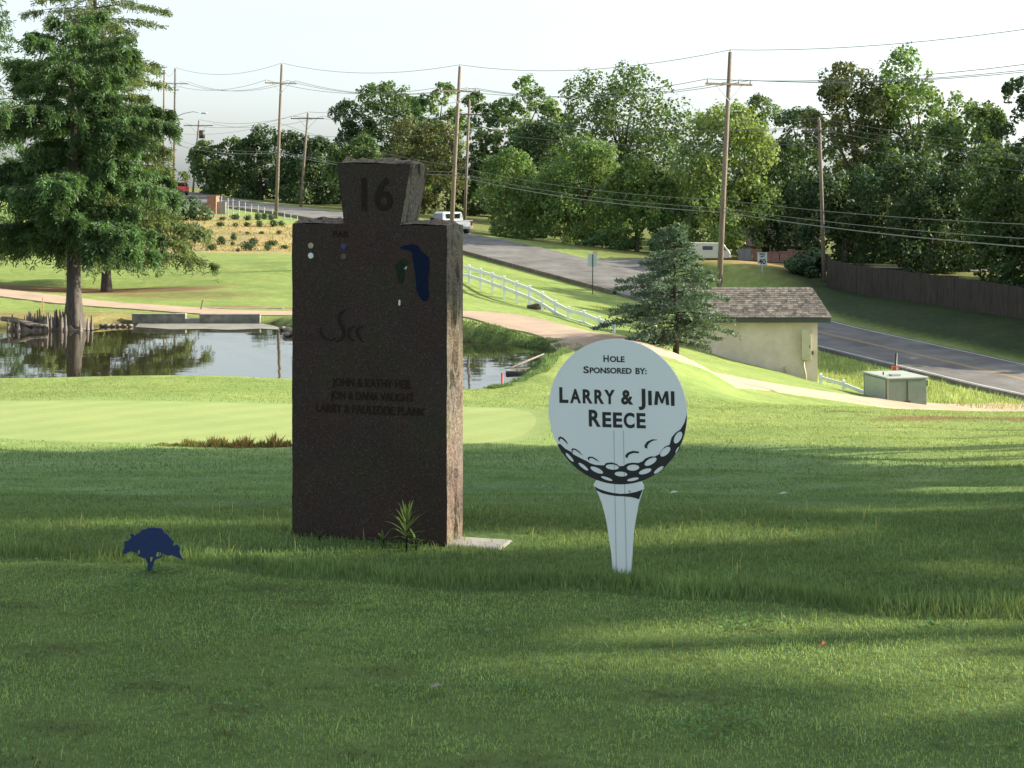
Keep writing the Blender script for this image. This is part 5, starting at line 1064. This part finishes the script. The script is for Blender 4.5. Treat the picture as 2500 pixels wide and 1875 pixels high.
root, w_, z0, z1, x_, D_ = road_sign('back of a grey metal road sign on the near verge of the road', 1447, 619, 651, 731, 106, 24, M['sign_back'], True)
p = at(1453, 616, 106.6); MB().box(p, (.33, .01, .26)).build('yellow_plate', mat('sign_yellow', (.55, .45, .2), .5, .05, 4), root)

# ------------------------------------------------------------------ utility poles
def pole(label, px, pt, D, lean=0.0, arm=None, r0=.17, ins=True, armz=None, twist=0.0, rad_top=.11, base=None):
    """pole whose top shows at (px, pt); lean = sideways metres of the top over the foot; arm = half length of the crossarm"""
    t = at(px, pt, D); fx = t.x - lean; g = Hf(fx, D); root = empty('utility_pole', (fx, D, g), label, 'utility pole', 'utility poles')
    MB().tube([(fx, D, g - .6), (fx + lean * .5, D, (g + t.z) / 2), (t.x, D, t.z)], [r0, (r0 + rad_top) / 2, rad_top], 12).build('pole', M['pole_wood'], root, True)
    pts = {'top': Vector((t.x, D, t.z + .12))}
    MB().tube([(t.x, D, t.z), (t.x, D, t.z + .16)], [.045, .03], 6).build('insulator', M['porcelain'], root)
    if arm:
        za = t.z - armz; dx, dy = math.cos(twist), math.sin(twist); cx_ = t.x - lean * armz / max(1, t.z - g)
        A, B = Vector((cx_ - dx * arm, D - .14 - dy * arm, za)), Vector((cx_ + dx * arm, D - .14 + dy * arm, za)); ca_ = MB().bar(A, B, .10, .12).build('crossarm', M['pole_wood'], root)
        for s_ in (-1, 1):
            m_ = Vector((cx_ + s_ * dx * arm * .55, D - .14 + s_ * dy * arm * .55, za - .06)); MB().bar(m_, (cx_, D - .12, za - arm * .62), .035, .035).build('brace', M['steel'], root).parent = ca_
        pts['arm'] = []
        for f_ in (-.93, .42, .93):
            q = Vector((cx_ + dx * arm * f_, D - .14 + dy * arm * f_, za + .06)); MB().tube([q, q + Vector((0, 0, .2))], [.055, .035], 6).build('insulator', M['porcelain'], root).parent = ca_; pts['arm'].append(q + Vector((0, 0, .2)))
    pts['root'] = root; pts['at'] = lambda zz__: Vector((fx + lean * (zz__ - g) / (t.z - g), D - .12, zz__)); pts['D'] = D; pts['r'] = Vector((fx, D, g))
    return pts
TW = math.radians(25)
A0 = pole('farthest tall pole at upper left, half behind the cypress', 401, 172, 236, .2, None, .16)
A1 = pole('tall pole with a curved street lamp right of the cypress crown', 428, 167, 192, .2, 1.6, .16, armz=1.75, twist=TW)
A2 = pole('tall wooden pole with crossarm standing above the straw slope', 688, 157, 153, .55, 1.5, .18, armz=1.75, twist=TW)
A3 = pole('tall wooden pole rising behind the right shoulder of the granite marker', 1123, 162, 123, .75, 1.5, .19, armz=1.85, twist=TW)
A4 = pole('tallest wooden pole with crossarm between the cedar and the pump house', 1783, 127, 92, .75, 1.5, .18, armz=1.8, twist=TW)
A5 = pole('utility pole out of the picture at the right', 3250, -60, 60, .2, 1.5, .18, armz=1.8, twist=TW)
B0 = pole('small leaning pole with a transformer can near the red car', 486, 294, 224, .9, 2.0, .15, armz=.7)
B1 = pole('slim leaning pole with crossarm left of the granite marker', 752, 276, 180, .85, 1.8, .15, armz=.6)
B2 = pole('grey slim pole just right of the tall middle pole', 1146, 246, 156, .5, 1.2, .15, armz=1.3)
B3 = pole('grey weathered pole with white insulators at the left end of the board fence', 2000, 293, 113, -.35, 1.15, .15, armz=.75)
B4 = pole('slim utility pole out of the picture at the right', 3300, 420, 88, .2, 1.0, .15, armz=.8)
def lamp(P, z0, x1, y1, pname):
    rt_ = P['root']; a_ = P['at'](z0); b_ = Vector((x1, a_.y - .3, y1)); m1 = a_.lerp(b_, .35) + Vector((0, 0, .28)); m2 = a_.lerp(b_, .7) + Vector((0, 0, .30))
    MB().tube([a_, m1, m2, b_], [.05, .045, .04, .035], 8).build('lamp_arm', M['steel'], rt_, True)
    hd = MB(); L = .75; rings = []
    for u, wv, hv in ((0, .06, .05), (.2, .12, .08), (.55, .17, .11), (.85, .14, .09), (1, .05, .03)):
        c_ = b_ + Vector((L * u, 0, -.03)); rings.append([(c_.x, c_.y + math.cos(a / 10 * 6.283) * wv, c_.z + math.sin(a / 10 * 6.283) * hv) for a in range(10)])
    hd.loft(rings).build('lamp_head', M['porcelain'], rt_, True)
p = at(492, 276, 192); lamp(A1, at(428, 287, 192).z, p.x, p.z, '')
p = at(1202, 315, 122.5); lamp(A3, at(1118, 330, 123).z, p.x, p.z, '')
tc_ = at(493, 328, 223.5); MB().tube([tc_ - Vector((0, 0, .55)), tc_ + Vector((0, 0, .55))], .42, 12).build('transformer_can', M['dark_steel'], B0['root'], True)
# wires: each conductor is one thing
def wire(label, pts, sag, rad=.017, m_=M['wire']):
    P = []
    for a_, b_ in zip(pts, pts[1:]):
        for i in range(14 if b_ is not pts[-1] else 15):
            u = i / 14; P.append(a_.lerp(b_, u) - Vector((0, 0, 1)) * sag * (b_ - a_).length * 4 * u * (1 - u))
    o = MB().tube(P, rad, 4, False).build('power_line', m_); tag(o, label, 'wire', 'overhead wires')
wire('topmost overhead wire strung between the tall pole tops', [A0['top'], A1['top'], A2['top'], A3['top'], A4['top'], A5['top']], .022)
for i, nm in enumerate(('left', 'middle', 'right')):
    wire(f'overhead wire on the {nm} end of the tall poles\' crossarms' if i != 1 else 'overhead wire on the inner insulator of the tall poles\' crossarms', [A1['arm'][i], A2['arm'][i], A3['arm'][i], A4['arm'][i], A5['arm'][i]], .024)
def lows(zs): return [P['at'](z) for P, z in zip((A1, A2, A3, A4, A5), zs)]
def zat(py, D): return EYE - (py - HY) / F * D
wire('thick pale cable sloping down behind the marker, lowest on the tall poles', lows((zat(352, 192), zat(372, 153), zat(428, 123), zat(518, 92), zat(640, 60))), .012, .024, M['cable'])
wire('thin cable just above the lowest cable on the tall poles', lows((zat(340, 192), zat(368, 153), zat(420, 123), zat(508, 92), zat(610, 60))), .012, .015, M['cable'])
wire('thin cable third from the bottom crossing the dark trees at right', lows((zat(325, 192), zat(300, 153), zat(405, 123), zat(488, 92), zat(560, 60))), .012, .014, M['cable'])
wire('upper thin wire on the slim poles across the trees', [B0['top'], B1['top'], B2['top'], B3['top'], B4['top']], .018, .018)
for i in (0, 2): wire('thin wire on the slim poles, %s crossarm end' % ('left' if i == 0 else 'right'), [B0['arm'][i], B1['arm'][i], B2['arm'][i], B3['arm'][i], B4['arm'][i]], .018, .018)
wire('thin neutral wire below the crossarms of the slim poles', [B1['at'](zat(330, 180)), B2['at'](zat(318, 156)), B3['at'](zat(350, 113)), B4['at'](zat(480, 88))], .014, .018)

# ------------------------------------------------------------------ board fence on the right bank
bf = empty('board_fence', on(2260, 104), 'tall brown wooden board fence along the shaded bank', 'fence')
fa, fb = at(2021, 698, 112), at(2560, 788, 95.2); nb_ = 13; r = random.Random(9)
for i in range(nb_):
    u0, u1 = i / nb_, (i + 1) / nb_; p0, p1 = fa.lerp(fb, u0), fa.lerp(fb, u1); mb = MB(); e = (p1 - p0); L = math.hypot(e.x, e.y); nbd = int(L / .15)
    for j in range(nbd):
        c_ = p0.lerp(p1, (j + .5) / nbd); g = Hf(c_.x, c_.y); zt_ = g + 1.88 + r.uniform(-.04, .04); rot = Matrix.Rotation(math.atan2(e.y, e.x), 3, 'Z')
        mb.box((c_.x, c_.y + r.uniform(-.008, .008), (g - .1 + zt_) / 2), (L / nbd - .012, .02, zt_ - g + .1), rot)
    o = mb.build('fence_panel', M['fence_wood'], bf); o['kind'] = 'stuff'
    g = Hf(p0.x, p0.y); MB().box((p0.x, p0.y + .08, g + .85), (.11, .11, 2.1)).build('post', M['fence_wood'], bf)
    for dz in (.4, 1.5): MB().bar(p0 + Vector((0, .04, g - p0.z + dz)), p1 + Vector((0, .04, Hf(p1.x, p1.y) - p1.z + dz)), .04, .09).build('rail', M['fence_wood'], bf)

# ------------------------------------------------------------------ far yard: brick wall, grey fence, house
bw = empty('brick_wall', on(1950, 129), 'low pinkish brick garden wall in sun beyond the verge', 'wall')
for px0, px1, pt in ((1838, 1860, 612), (1874, 1903, 618), (1905, 1926, 616), (1926, 1936, 611), (1936, 1972, 614)):
    a_, b_ = at(px0, pt, 128), at(px1, 642, 128); MB().box(((a_.x + b_.x) / 2, 128.2, (a_.z + b_.z - .5) / 2), (b_.x - a_.x - .02, .3, a_.z - b_.z + .5)).build('wall_section', M['house_brick'], bw)
    MB().box(((a_.x + b_.x) / 2, 128.2, a_.z + .04), (b_.x - a_.x + .06, .38, .08)).build('coping', M['house_brick'], bw)
gf = empty('grey_fence', on(1820, 128), 'grey weathered plank fence beside the big trunk', 'fence')
for j in range(10):
    a_ = at(1804 + j * 3.2, 606 + (j % 3), 127.5); g = a_.z - 1.25; MB().box((a_.x, 127.5, (a_.z + g) / 2), (.092, .03, a_.z - g)).build('plank', M['grey_wood'], gf)
ho = empty('brick_house', on(1900, 150), 'brick house with dark pitched roof half hidden under the trees', 'house')
a_, b_ = at(1838, 600, 150), at(1990, 645, 150); MB().box(((a_.x + b_.x) / 2, 154, (a_.z + b_.z) / 2 - .5), (b_.x - a_.x, 8, a_.z - b_.z + 1)).build('wall', M['house_brick'], ho)
rz_ = a_.z; ridge = rz_ + 1.9; MB().add([(a_.x - .5, 149.4, rz_), (b_.x + .5, 149.4, rz_), (b_.x + .5, 154, ridge), (a_.x - .5, 154, ridge), (a_.x - .5, 158.6, rz_), (b_.x + .5, 158.6, rz_)], [(0, 1, 2, 3), (3, 2, 5, 4), (0, 3, 4), (1, 5, 2), (0, 4, 5, 1)]).build('roof', M['roof_tile'], ho)
for px in (1868, 1912, 1952):
    w0 = at(px, 612, 149.9); wf = MB().box((w0.x, 149.97, w0.z), (.95, .06, .9)).build('window', M['white_paint'], ho); pn = MB().box((w0.x, 149.93, w0.z), (.8, .03, .75)).build('pane', M['glass'], None, origin=(0, 0, 0)); pn.parent = wf; pn.location = -ho.location

# ------------------------------------------------------------------ vehicles
def car(name, label, loc, rz, body_m, prof, width, glass, wheels, wr, extras=()):
    """prof: side outline (x forward, z up); glass: side window outlines; extras: (name, box centre, size, material)"""
    root = empty(name, loc, label, 'vehicle' if name != 'pickup_truck' else 'truck', None, rz); w2 = width / 2
    mb = MB(); rings = []
    for y, k, dz in ((-w2, .93, .0), (-w2 + .06, .985, .01), (-w2 * .5, 1.0, .02), (w2 * .5, 1.0, .02), (w2 - .06, .985, .01), (w2, .93, .0)):
        rings.append([(x * (.985 if abs(y) > w2 - .01 else 1.0), y * (1.0 if z < 1.0 else 1 - .10 * min(1, (z - 1.0) / .7)), z * (.99 if abs(y) > w2 - .01 else 1) + (dz if z > .5 else 0)) for x, z in prof])
    mb.loft(rings); b_ = mb.build('body', body_m, root, False, (0, 0, 0)); bevel(b_, .03, 2)
    for pl in glass:
        for s_ in (-1, 1):
            q = [(x, s_ * (w2 * (1 - .10 * max(0, min(1, (z - 1.0) / .7))) + .03), z) for x, z in pl]; m_ = MB(); m_.add(q, [tuple(range(len(q))) if s_ < 0 else tuple(reversed(range(len(q))))]); m_.build('window', M['glass'], root, False, (0, 0, 0))
    for x in wheels:
        for s_ in (-1, 1):
            ty = MB().tube([(x, s_ * (w2 - .20), wr), (x, s_ * (w2 + .015), wr)], wr, 18).build('tyre', M['tyre'], root, False, (0, 0, 0)); MB().tube([(x, s_ * (w2 - .02), wr), (x, s_ * (w2 + .025), wr)], wr * .6, 14).build('rim', M['steel'], None, origin=(0, 0, 0)).parent = ty
    for nm, c_, sz, m_ in extras: bevel(MB().box(c_, sz).build(nm, m_, root, origin=(0, 0, 0)), .015)
    return root
# white pickup going up the road
s_t = -51.0; pt = road_pt(s_t, 1.7); yaw = math.atan2(-RD[1], -RD[0])
pk = [(2.75, .45), (2.78, .75), (2.7, 1.0), (1.55, 1.12), (.75, 1.78), (.55, 1.83), (-.75, 1.83), (-.95, 1.78), (-1.05, 1.15), (-2.80, 1.12), (-2.82, .55), (-2.6, .42), (-2.2, .40), (2.3, .40)]
car('pickup_truck', 'white crew cab pickup truck climbing the road behind the marker shoulder', (pt[0], pt[1], road_z(s_t) + .05), yaw, M['car_white'], pk, 1.95, [[(1.32, 1.18), (.75, 1.70), (.28, 1.72), (.28, 1.18)], [(.18, 1.18), (.18, 1.72), (-.72, 1.72), (-.86, 1.18)]], (1.75, -1.75), .39,
    (('bed_opening', (-1.93, 0, 1.13), (1.6, 1.6, .05), M['dark_steel']), ('mirror', (1.05, 1.06, 1.25), (.12, .2, .2), M['dark_steel']), ('mirror', (1.05, -1.06, 1.25), (.12, .2, .2), M['dark_steel']), ('headlight', (2.74, .68, .88), (.08, .4, .18), M['lamp_clear']), ('headlight', (2.74, -.68, .88), (.08, .4, .18), M['lamp_clear']), ('tail_lamp', (-2.81, .85, .9), (.05, .16, .4), M['lamp_red']), ('tail_lamp', (-2.81, -.85, .9), (.05, .16, .4), M['lamp_red']), ('rear_window', (-1.02, 0, 1.48), (.06, 1.3, .42), M['glass']), ('bumper', (-2.86, 0, .55), (.12, 1.8, .2), M['steel']), ('tailgate_cap', (-2.80, 0, 1.14), (.1, 1.9, .06), M['car_white'])))
# red suv coming over the crest
rs_p = road_pt(-118.5, -1.8); pr = [(2.2, .4), (2.25, .8), (1.2, .98), (.6, 1.55), (.35, 1.62), (-1.7, 1.60), (-2.05, 1.15), (-2.12, .5), (-1.9, .36), (1.9, .36)]
car('red_car', 'red hatchback seen from behind on the hill crest beside the cypress', (rs_p[0], rs_p[1], road_z(-118.5) + .05), math.atan2(-RD[1], -RD[0]), M['car_red'], pr, 1.85, [[(.98, 1.02), (.55, 1.48), (-.1, 1.5), (-.1, 1.02)], [(-.2, 1.02), (-.2, 1.5), (-1.3, 1.48), (-1.6, 1.05)]], (1.35, -1.35), .35,
    (('rear_window', (-1.93, 0, 1.33), (.25, 1.4, .42), M['glass']), ('tail_lamp', (-2.08, .78, .92), (.12, .25, .3), M['lamp_red']), ('tail_lamp', (-2.08, -.78, .92), (.12, .25, .3), M['lamp_red']), ('bumper', (-2.12, 0, .48), (.12, 1.75, .22), M['dark_steel'])))
# cream camper parked in the yard
cv = on(1728, 131); pv = [(2.6, .5), (2.7, .95), (2.5, 1.3), (2.0, 1.95), (1.6, 2.2), (-2.6, 2.25), (-2.7, 2.1), (-2.7, .5), (-2.2, .42), (2.2, .42)]
car('camper_van', 'cream camper van parked behind the tallest utility pole', (cv.x, cv.y, cv.z), math.radians(-8), M['car_cream'], pv, 2.1, [[(2.2, 1.35), (1.9, 1.85), (1.3, 1.9), (1.3, 1.35)], [(.6, 1.4), (.6, 1.85), (-.6, 1.85), (-.6, 1.4)]], (1.6, -1.7), .37,
    (('windscreen', (2.28, 0, 1.62), (.3, 1.6, .5), M['glass']), ('headlight', (2.66, .75, .95), (.08, .25, .2), M['lamp_clear']), ('headlight', (2.66, -.75, .95), (.08, .25, .2), M['lamp_clear']), ('bumper', (2.72, 0, .55), (.14, 1.9, .2), M['steel']))).scale = (.66, .66, .66)

# ------------------------------------------------------------------ brick pillar, wire fence, shrubs on the straw slope
z4f = lambda x, y: (380 + x * 320 / 2212, 400 + y * 240 / 1659)
PD = 137.0; bp = empty('brick_pillar', on(522, PD), 'square brick pillar with low brick wall above the straw slope', 'pillar')
def bx(x0, y0, x1, y1, D, th, nm, m_, parent):
    a_, b_ = at(*z4f(x0, y0), D), at(*z4f(x1, y1), D); return MB().box(((a_.x + b_.x) / 2, D + th / 2, (a_.z + b_.z) / 2), (b_.x - a_.x, th, a_.z - b_.z)).build(nm, m_, parent)
bx(870, 548, 1016, 850, PD, 1.6, 'pillar', M['brick'], bp); bx(1017, 640, 1180, 850, PD + .5, .5, 'pale_panel', M['concrete'], bp); bx(862, 540, 1024, 556, PD - .04, 1.68, 'cap', M['brick'], bp); bx(770, 665, 868, 830, PD + .3, .6, 'low_wall', M['brick'], bp)
wf = empty('wire_fence', on(600, 139), 'thin wire fence with steel posts along the top of the straw slope', 'fence'); wps = []
for x, y0, y1 in ((1112, 548, 830), (1220, 580, 800), (1303, 590, 830), (1408, 630, 880), (1512, 655, 850), (1616, 680, 880), (1728, 705, 880), (1832, 735, 900), (1970, 770, 930), (2172, 810, 960), (2280, 845, 990), (2390, 880, 1010)):
    t = at(*z4f(x, y0), 138.0); g = Hf(t.x, 138.0); MB().tube([(t.x, 138, min(g, t.z - 1.2) - .2), t], .035, 6).build('post', M['steel'], wf); wps.append(t)
for dz in (.1, .5, .9, 1.2):
    MB().tube([p - Vector((0, 0, dz)) for p in wps], .008, 4, False).build('wire', M['steel'], wf)
def shrub_mesh(seed, n_=420):
    r = np.random.default_rng(seed); d = unit(r.normal(size=(n_, 3))); P = d * r.uniform(.5, 1, (n_, 1)) * np.array([.5, .5, .45]) * (1 + .2 * np.sin(d[:, :1] * 5 + seed)); P[:, 2] = np.abs(P[:, 2] + .35)
    T = r.uniform(.6, 1.3, n_); return np_mesh('foliage', leaf_quads(P, unit(d + r.normal(size=(n_, 3)) * .5), r.uniform(.10, .18, n_), .7, r), 4, np.repeat(np.stack([T, T, T], -1), 4, 0))
SM = [shrub_mesh(s) for s in (1, 2, 3)]; stem_me = MB().tube([(0, 0, -.1), (0, 0, .4)], .03, 5).mesh('stem')
SHR = [(905, 900, .9), (1125, 920, 1.1), (1345, 905, 1.5), (1555, 920, 1.2), (1725, 912, 1.2), (1840, 905, 1.0), (1950, 912, 1.1), (1095, 1020, 1.1), (1345, 1025, 1.0), (1540, 1020, 1.0), (1755, 1030, 1.2), (1985, 1035, 1.1), (2120, 1020, 1.0), (900, 1155, .9), (1545, 1165, .8), (1790, 1145, .7), (2075, 1155, .8), (885, 1250, .8), (1318, 1262, 1.1), (1100, 1250, .7), (1650, 1345, 1.7), (1960, 1345, 1.4), (1300, 1340, .8), (1115, 1330, 1.0), (880, 1340, 1.0), (1560, 1425, 1.4), (1885, 1430, 1.3), (2175, 1400, 1.0), (1390, 1445, .8), (940, 1425, 1.0), (680, 1290, 2.6), (630, 1230, 2.2)]
ORD = ('first', 'second', 'third', 'fourth', 'fifth', 'sixth', 'seventh', 'eighth', 'ninth', 'tenth', 'eleventh', 'twelfth')
def row_of(y): return 0 if y < 960 else 1 if y < 1100 else 2 if y < 1300 else 3 if y < 1390 else 4
for i, (x, y, s_) in enumerate(SHR):
    px, py = z4f(x, y); 
    # walk out along the line of sight to the ground
    best = min((abs(Hf((px - CX) / F * D, D) - at(px, py + 5, D).z), D) for D in np.arange(108, 139, .25))[1]
    p = on(px, best); root = empty('young_shrub', p, ORD[sorted(q[0] for q in SHR if row_of(q[1]) == row_of(y)).index(x)] + ' young evergreen shrub from the left in the ' + ('top', 'second', 'middle', 'fourth', 'bottom')[row_of(y)] + ' row on the straw slope', 'shrub', 'young shrubs planted on the straw slope'); root.scale = (s_ * .58 * (1 + .3 * math.sin(i * 3.1)), s_ * .52, s_ * .52 * (1 + .3 * math.sin(i * 5.3)))
    link('foliage', SM[i % 3], LEAF['dark'], root, rot=(0, 0, i * 1.7)); link('stem', stem_me, M['bark'], root)
def bush(label, px, D, w_, hgt, seed, kind, n_=1600):
    r = np.random.default_rng(seed); p = on(px, D); root = empty('bush', p, label, 'bush'); c_ = r.normal(size=(12, 3)) * np.array([.3, .25, .22]) + np.array([0, 0, .5]); k_ = r.integers(0, 12, n_); d = unit(r.normal(size=(n_, 3)))
    P = (c_[k_] + d * .26) * np.array([w_, w_, hgt]); P[:, 2] = np.abs(P[:, 2]); T = r.uniform(.6, 1.3, 12)[k_]
    link('foliage', np_mesh('foliage', leaf_quads(P, unit(d + np.array([0, 0, .4])), r.uniform(.16, .30, n_), .8, r), 4, np.repeat(np.stack([T, T, T], -1), 4, 0)), LEAF[kind], root); MB().tube([(0, 0, -.2), (0, 0, hgt * .5)], [.06, .02], 6).build('stem', M['bark_dark'], root, origin=(0, 0, 0))
bush('dark evergreen bush at the top of the straw slope beside the cypress', 452, 128, 3.0, 2.4, 5, 'dark', 2600)
bush('black-shadowed round bush at the left foot of the board fence', 1965, 113.5, 2.2, 1.6, 6, 'dark'); bush('taller dark bush against the board fence end', 1998, 115, 1.6, 2.4, 7, 'dark')
bush('small bush with pale flowers under the bright trees', 1470, 142, 2.5, 1.6, 8, 'light')
hy = on(409, 160); hr = empty('fire_hydrant', hy, 'yellow fire hydrant half hidden by cypress twigs', 'hydrant'); MB().tube([(0, 0, 0), (0, 0, .9), (0, 0, 1.15), (0, 0, 1.3)], [.28, .26, .24, .08], 10).build('barrel', mat('hydrant_yellow', (.6, .42, .12), .5, .1, 6), hr, True, (0, 0, 0)); MB().tube([(-.42, 0, .85), (.42, 0, .85)], .13, 8).build('outlet', mat('hydrant_cap', (.6, .42, .12), .5, .1, 6), hr, True, (0, 0, 0))

# ------------------------------------------------------------------ small things by the pond
def stake(label, px, pt, pb, D, rad, m_, lean=0):
    a_, b_ = at(px, pb, D), at(px + lean, pt, D); root = empty('stake', a_, label, 'stake'); MB().tube([a_ - Vector((0, 0, .4)), b_], rad, 6).build('shaft', m_, root, True); MB().tube([b_, b_ + Vector((0, 0, .02))], [rad * 1.15, rad * .5], 6).build('tip', m_, root)
stake('red hazard stake on the near pond bank right of the marker', 1226, 912, 960, 41.3, .025, M['red_paint'])
stake('thin rust-coloured stake left of the cypress trunk', 104, 727, 768, 64, .018, M['rust_stake'])
stake('slanting brown stick behind the spillway wall', 486, 734, 752, 67, .03, M['bark'], 9)
lg = MB(); lg.tube([at(1235, 903, 47), at(1280, 884, 48), at(1328, 864, 49.5)], [.03, .035, .02], 6); tag(lg.build('fallen_branch', M['driftwood'], None, True, tuple(at(1280, 884, 48))), 'bare slanting branch reaching out over the pond', 'branch')
lg = MB(); lg.tube([at(1236, 912, 45.6), at(1265, 914, 45.7), at(1291, 917, 45.4)], [.07, .09, .06], 8); tag(lg.build('log', M['bark_dark'], None, True, tuple(at(1265, 914, 45.7))), 'dark log lying at the water edge of the pond', 'log')
lg = MB(); lg.tube([at(1256, 927, 44.3), at(1287, 924, 44.3)], .06, 10); tag(lg.build('pipe', M['white_paint'], None, True, tuple(at(1270, 926, 44.3))), 'short white pipe at the pond edge below the dark log', 'pipe')
# stones at the shore
r = np.random.default_rng(12)
def stone(p, s_, label, grp):
    bmv = []; m_ = MB(); rings = []
    for t in (-.5, -.2, .2, .5):
        k_ = math.cos(t * 2.6) ** .5 if abs(t) < .6 else .3; rings.append([(math.cos(a / 7 * 6.283) * s_ * k_ * r.uniform(.8, 1.2), math.sin(a / 7 * 6.283) * s_ * k_ * r.uniform(.8, 1.2), t * s_ * .9) for a in range(7)])
    o = m_.loft(rings).build('stone', M['driftwood'], None, True, (0, 0, 0)); o.location = p; tag(o, label, 'stone', grp)
for k9, (px, py, s_) in enumerate(((690, 806, .14), (700, 822, .16), (705, 812, .22), (715, 818, .28), (725, 822, .2))): D = (EYE - WATER) * F / (py - HY); stone(Vector(((px - CX) / F * D, D, WATER + .08)), s_, ('first', 'second', 'third', 'fourth', 'fifth')[k9] + ' grey shore stone from the left, beside the granite marker edge', 'stones on the left pond shore')
for k9, px in enumerate((250, 262, 276, 290, 304, 318)): D = 61.7; stone(Vector(((px - CX) / F * D, D, WATER + .05)), float(r.uniform(.09, .16)), ('first', 'second', 'third', 'fourth', 'fifth', 'sixth')[k9] + ' brown stone from the left between cypress and spillway', 'stones on the far pond shore')
p = on(1310, 84.8); m_ = MB(); m_.tube([p + Vector((-.5, 0, .12)), p + Vector((0, 0, .16)), p + Vector((.45, 0, .1))], [.1, .16, .09], 8); tag(m_.build('log', M['bark'], None, True, tuple(p)), 'brown log lying under the white rail fence', 'log')
# bits on the lawn
for i, (px, py, c_, lab) in enumerate(((1065, 1697, 'concrete', 'pale leaf lying on the mown tee below the marker'), (2008, 1594, 'orange_paint', 'orange broken tee lying on the tee at right'), (1590, 1236, 'white_paint', 'white scrap on the shaded slope behind the sign stem'), (1645, 1257, 'white_paint', 'smaller white scrap right of the first on the slope'), (1912, 1252, 'white_paint', 'white speck on the slope at right'))):
    D = EYE * F / (py - HY) if py > 1300 else 10.2 if py > 1245 else 10.8; p = on(px, D); s_ = (.022, .012, .03, .03, .03)[i]
    m_ = MB(); m_.add([(-s_, 0, 0), (-s_ * .3, -s_ * .4, .006), (s_, .002, .01), (s_ * .2, s_ * .4, .012), (0, 0, .018)], [(0, 1, 4), (1, 2, 4), (2, 3, 4), (3, 0, 4), (0, 3, 2, 1)]); o = m_.build('litter_scrap', M[c_], None, False, (0, 0, 0)); o.location = p + Vector((0, 0, .028 if i < 2 else .03)); tag(o, lab, 'litter')
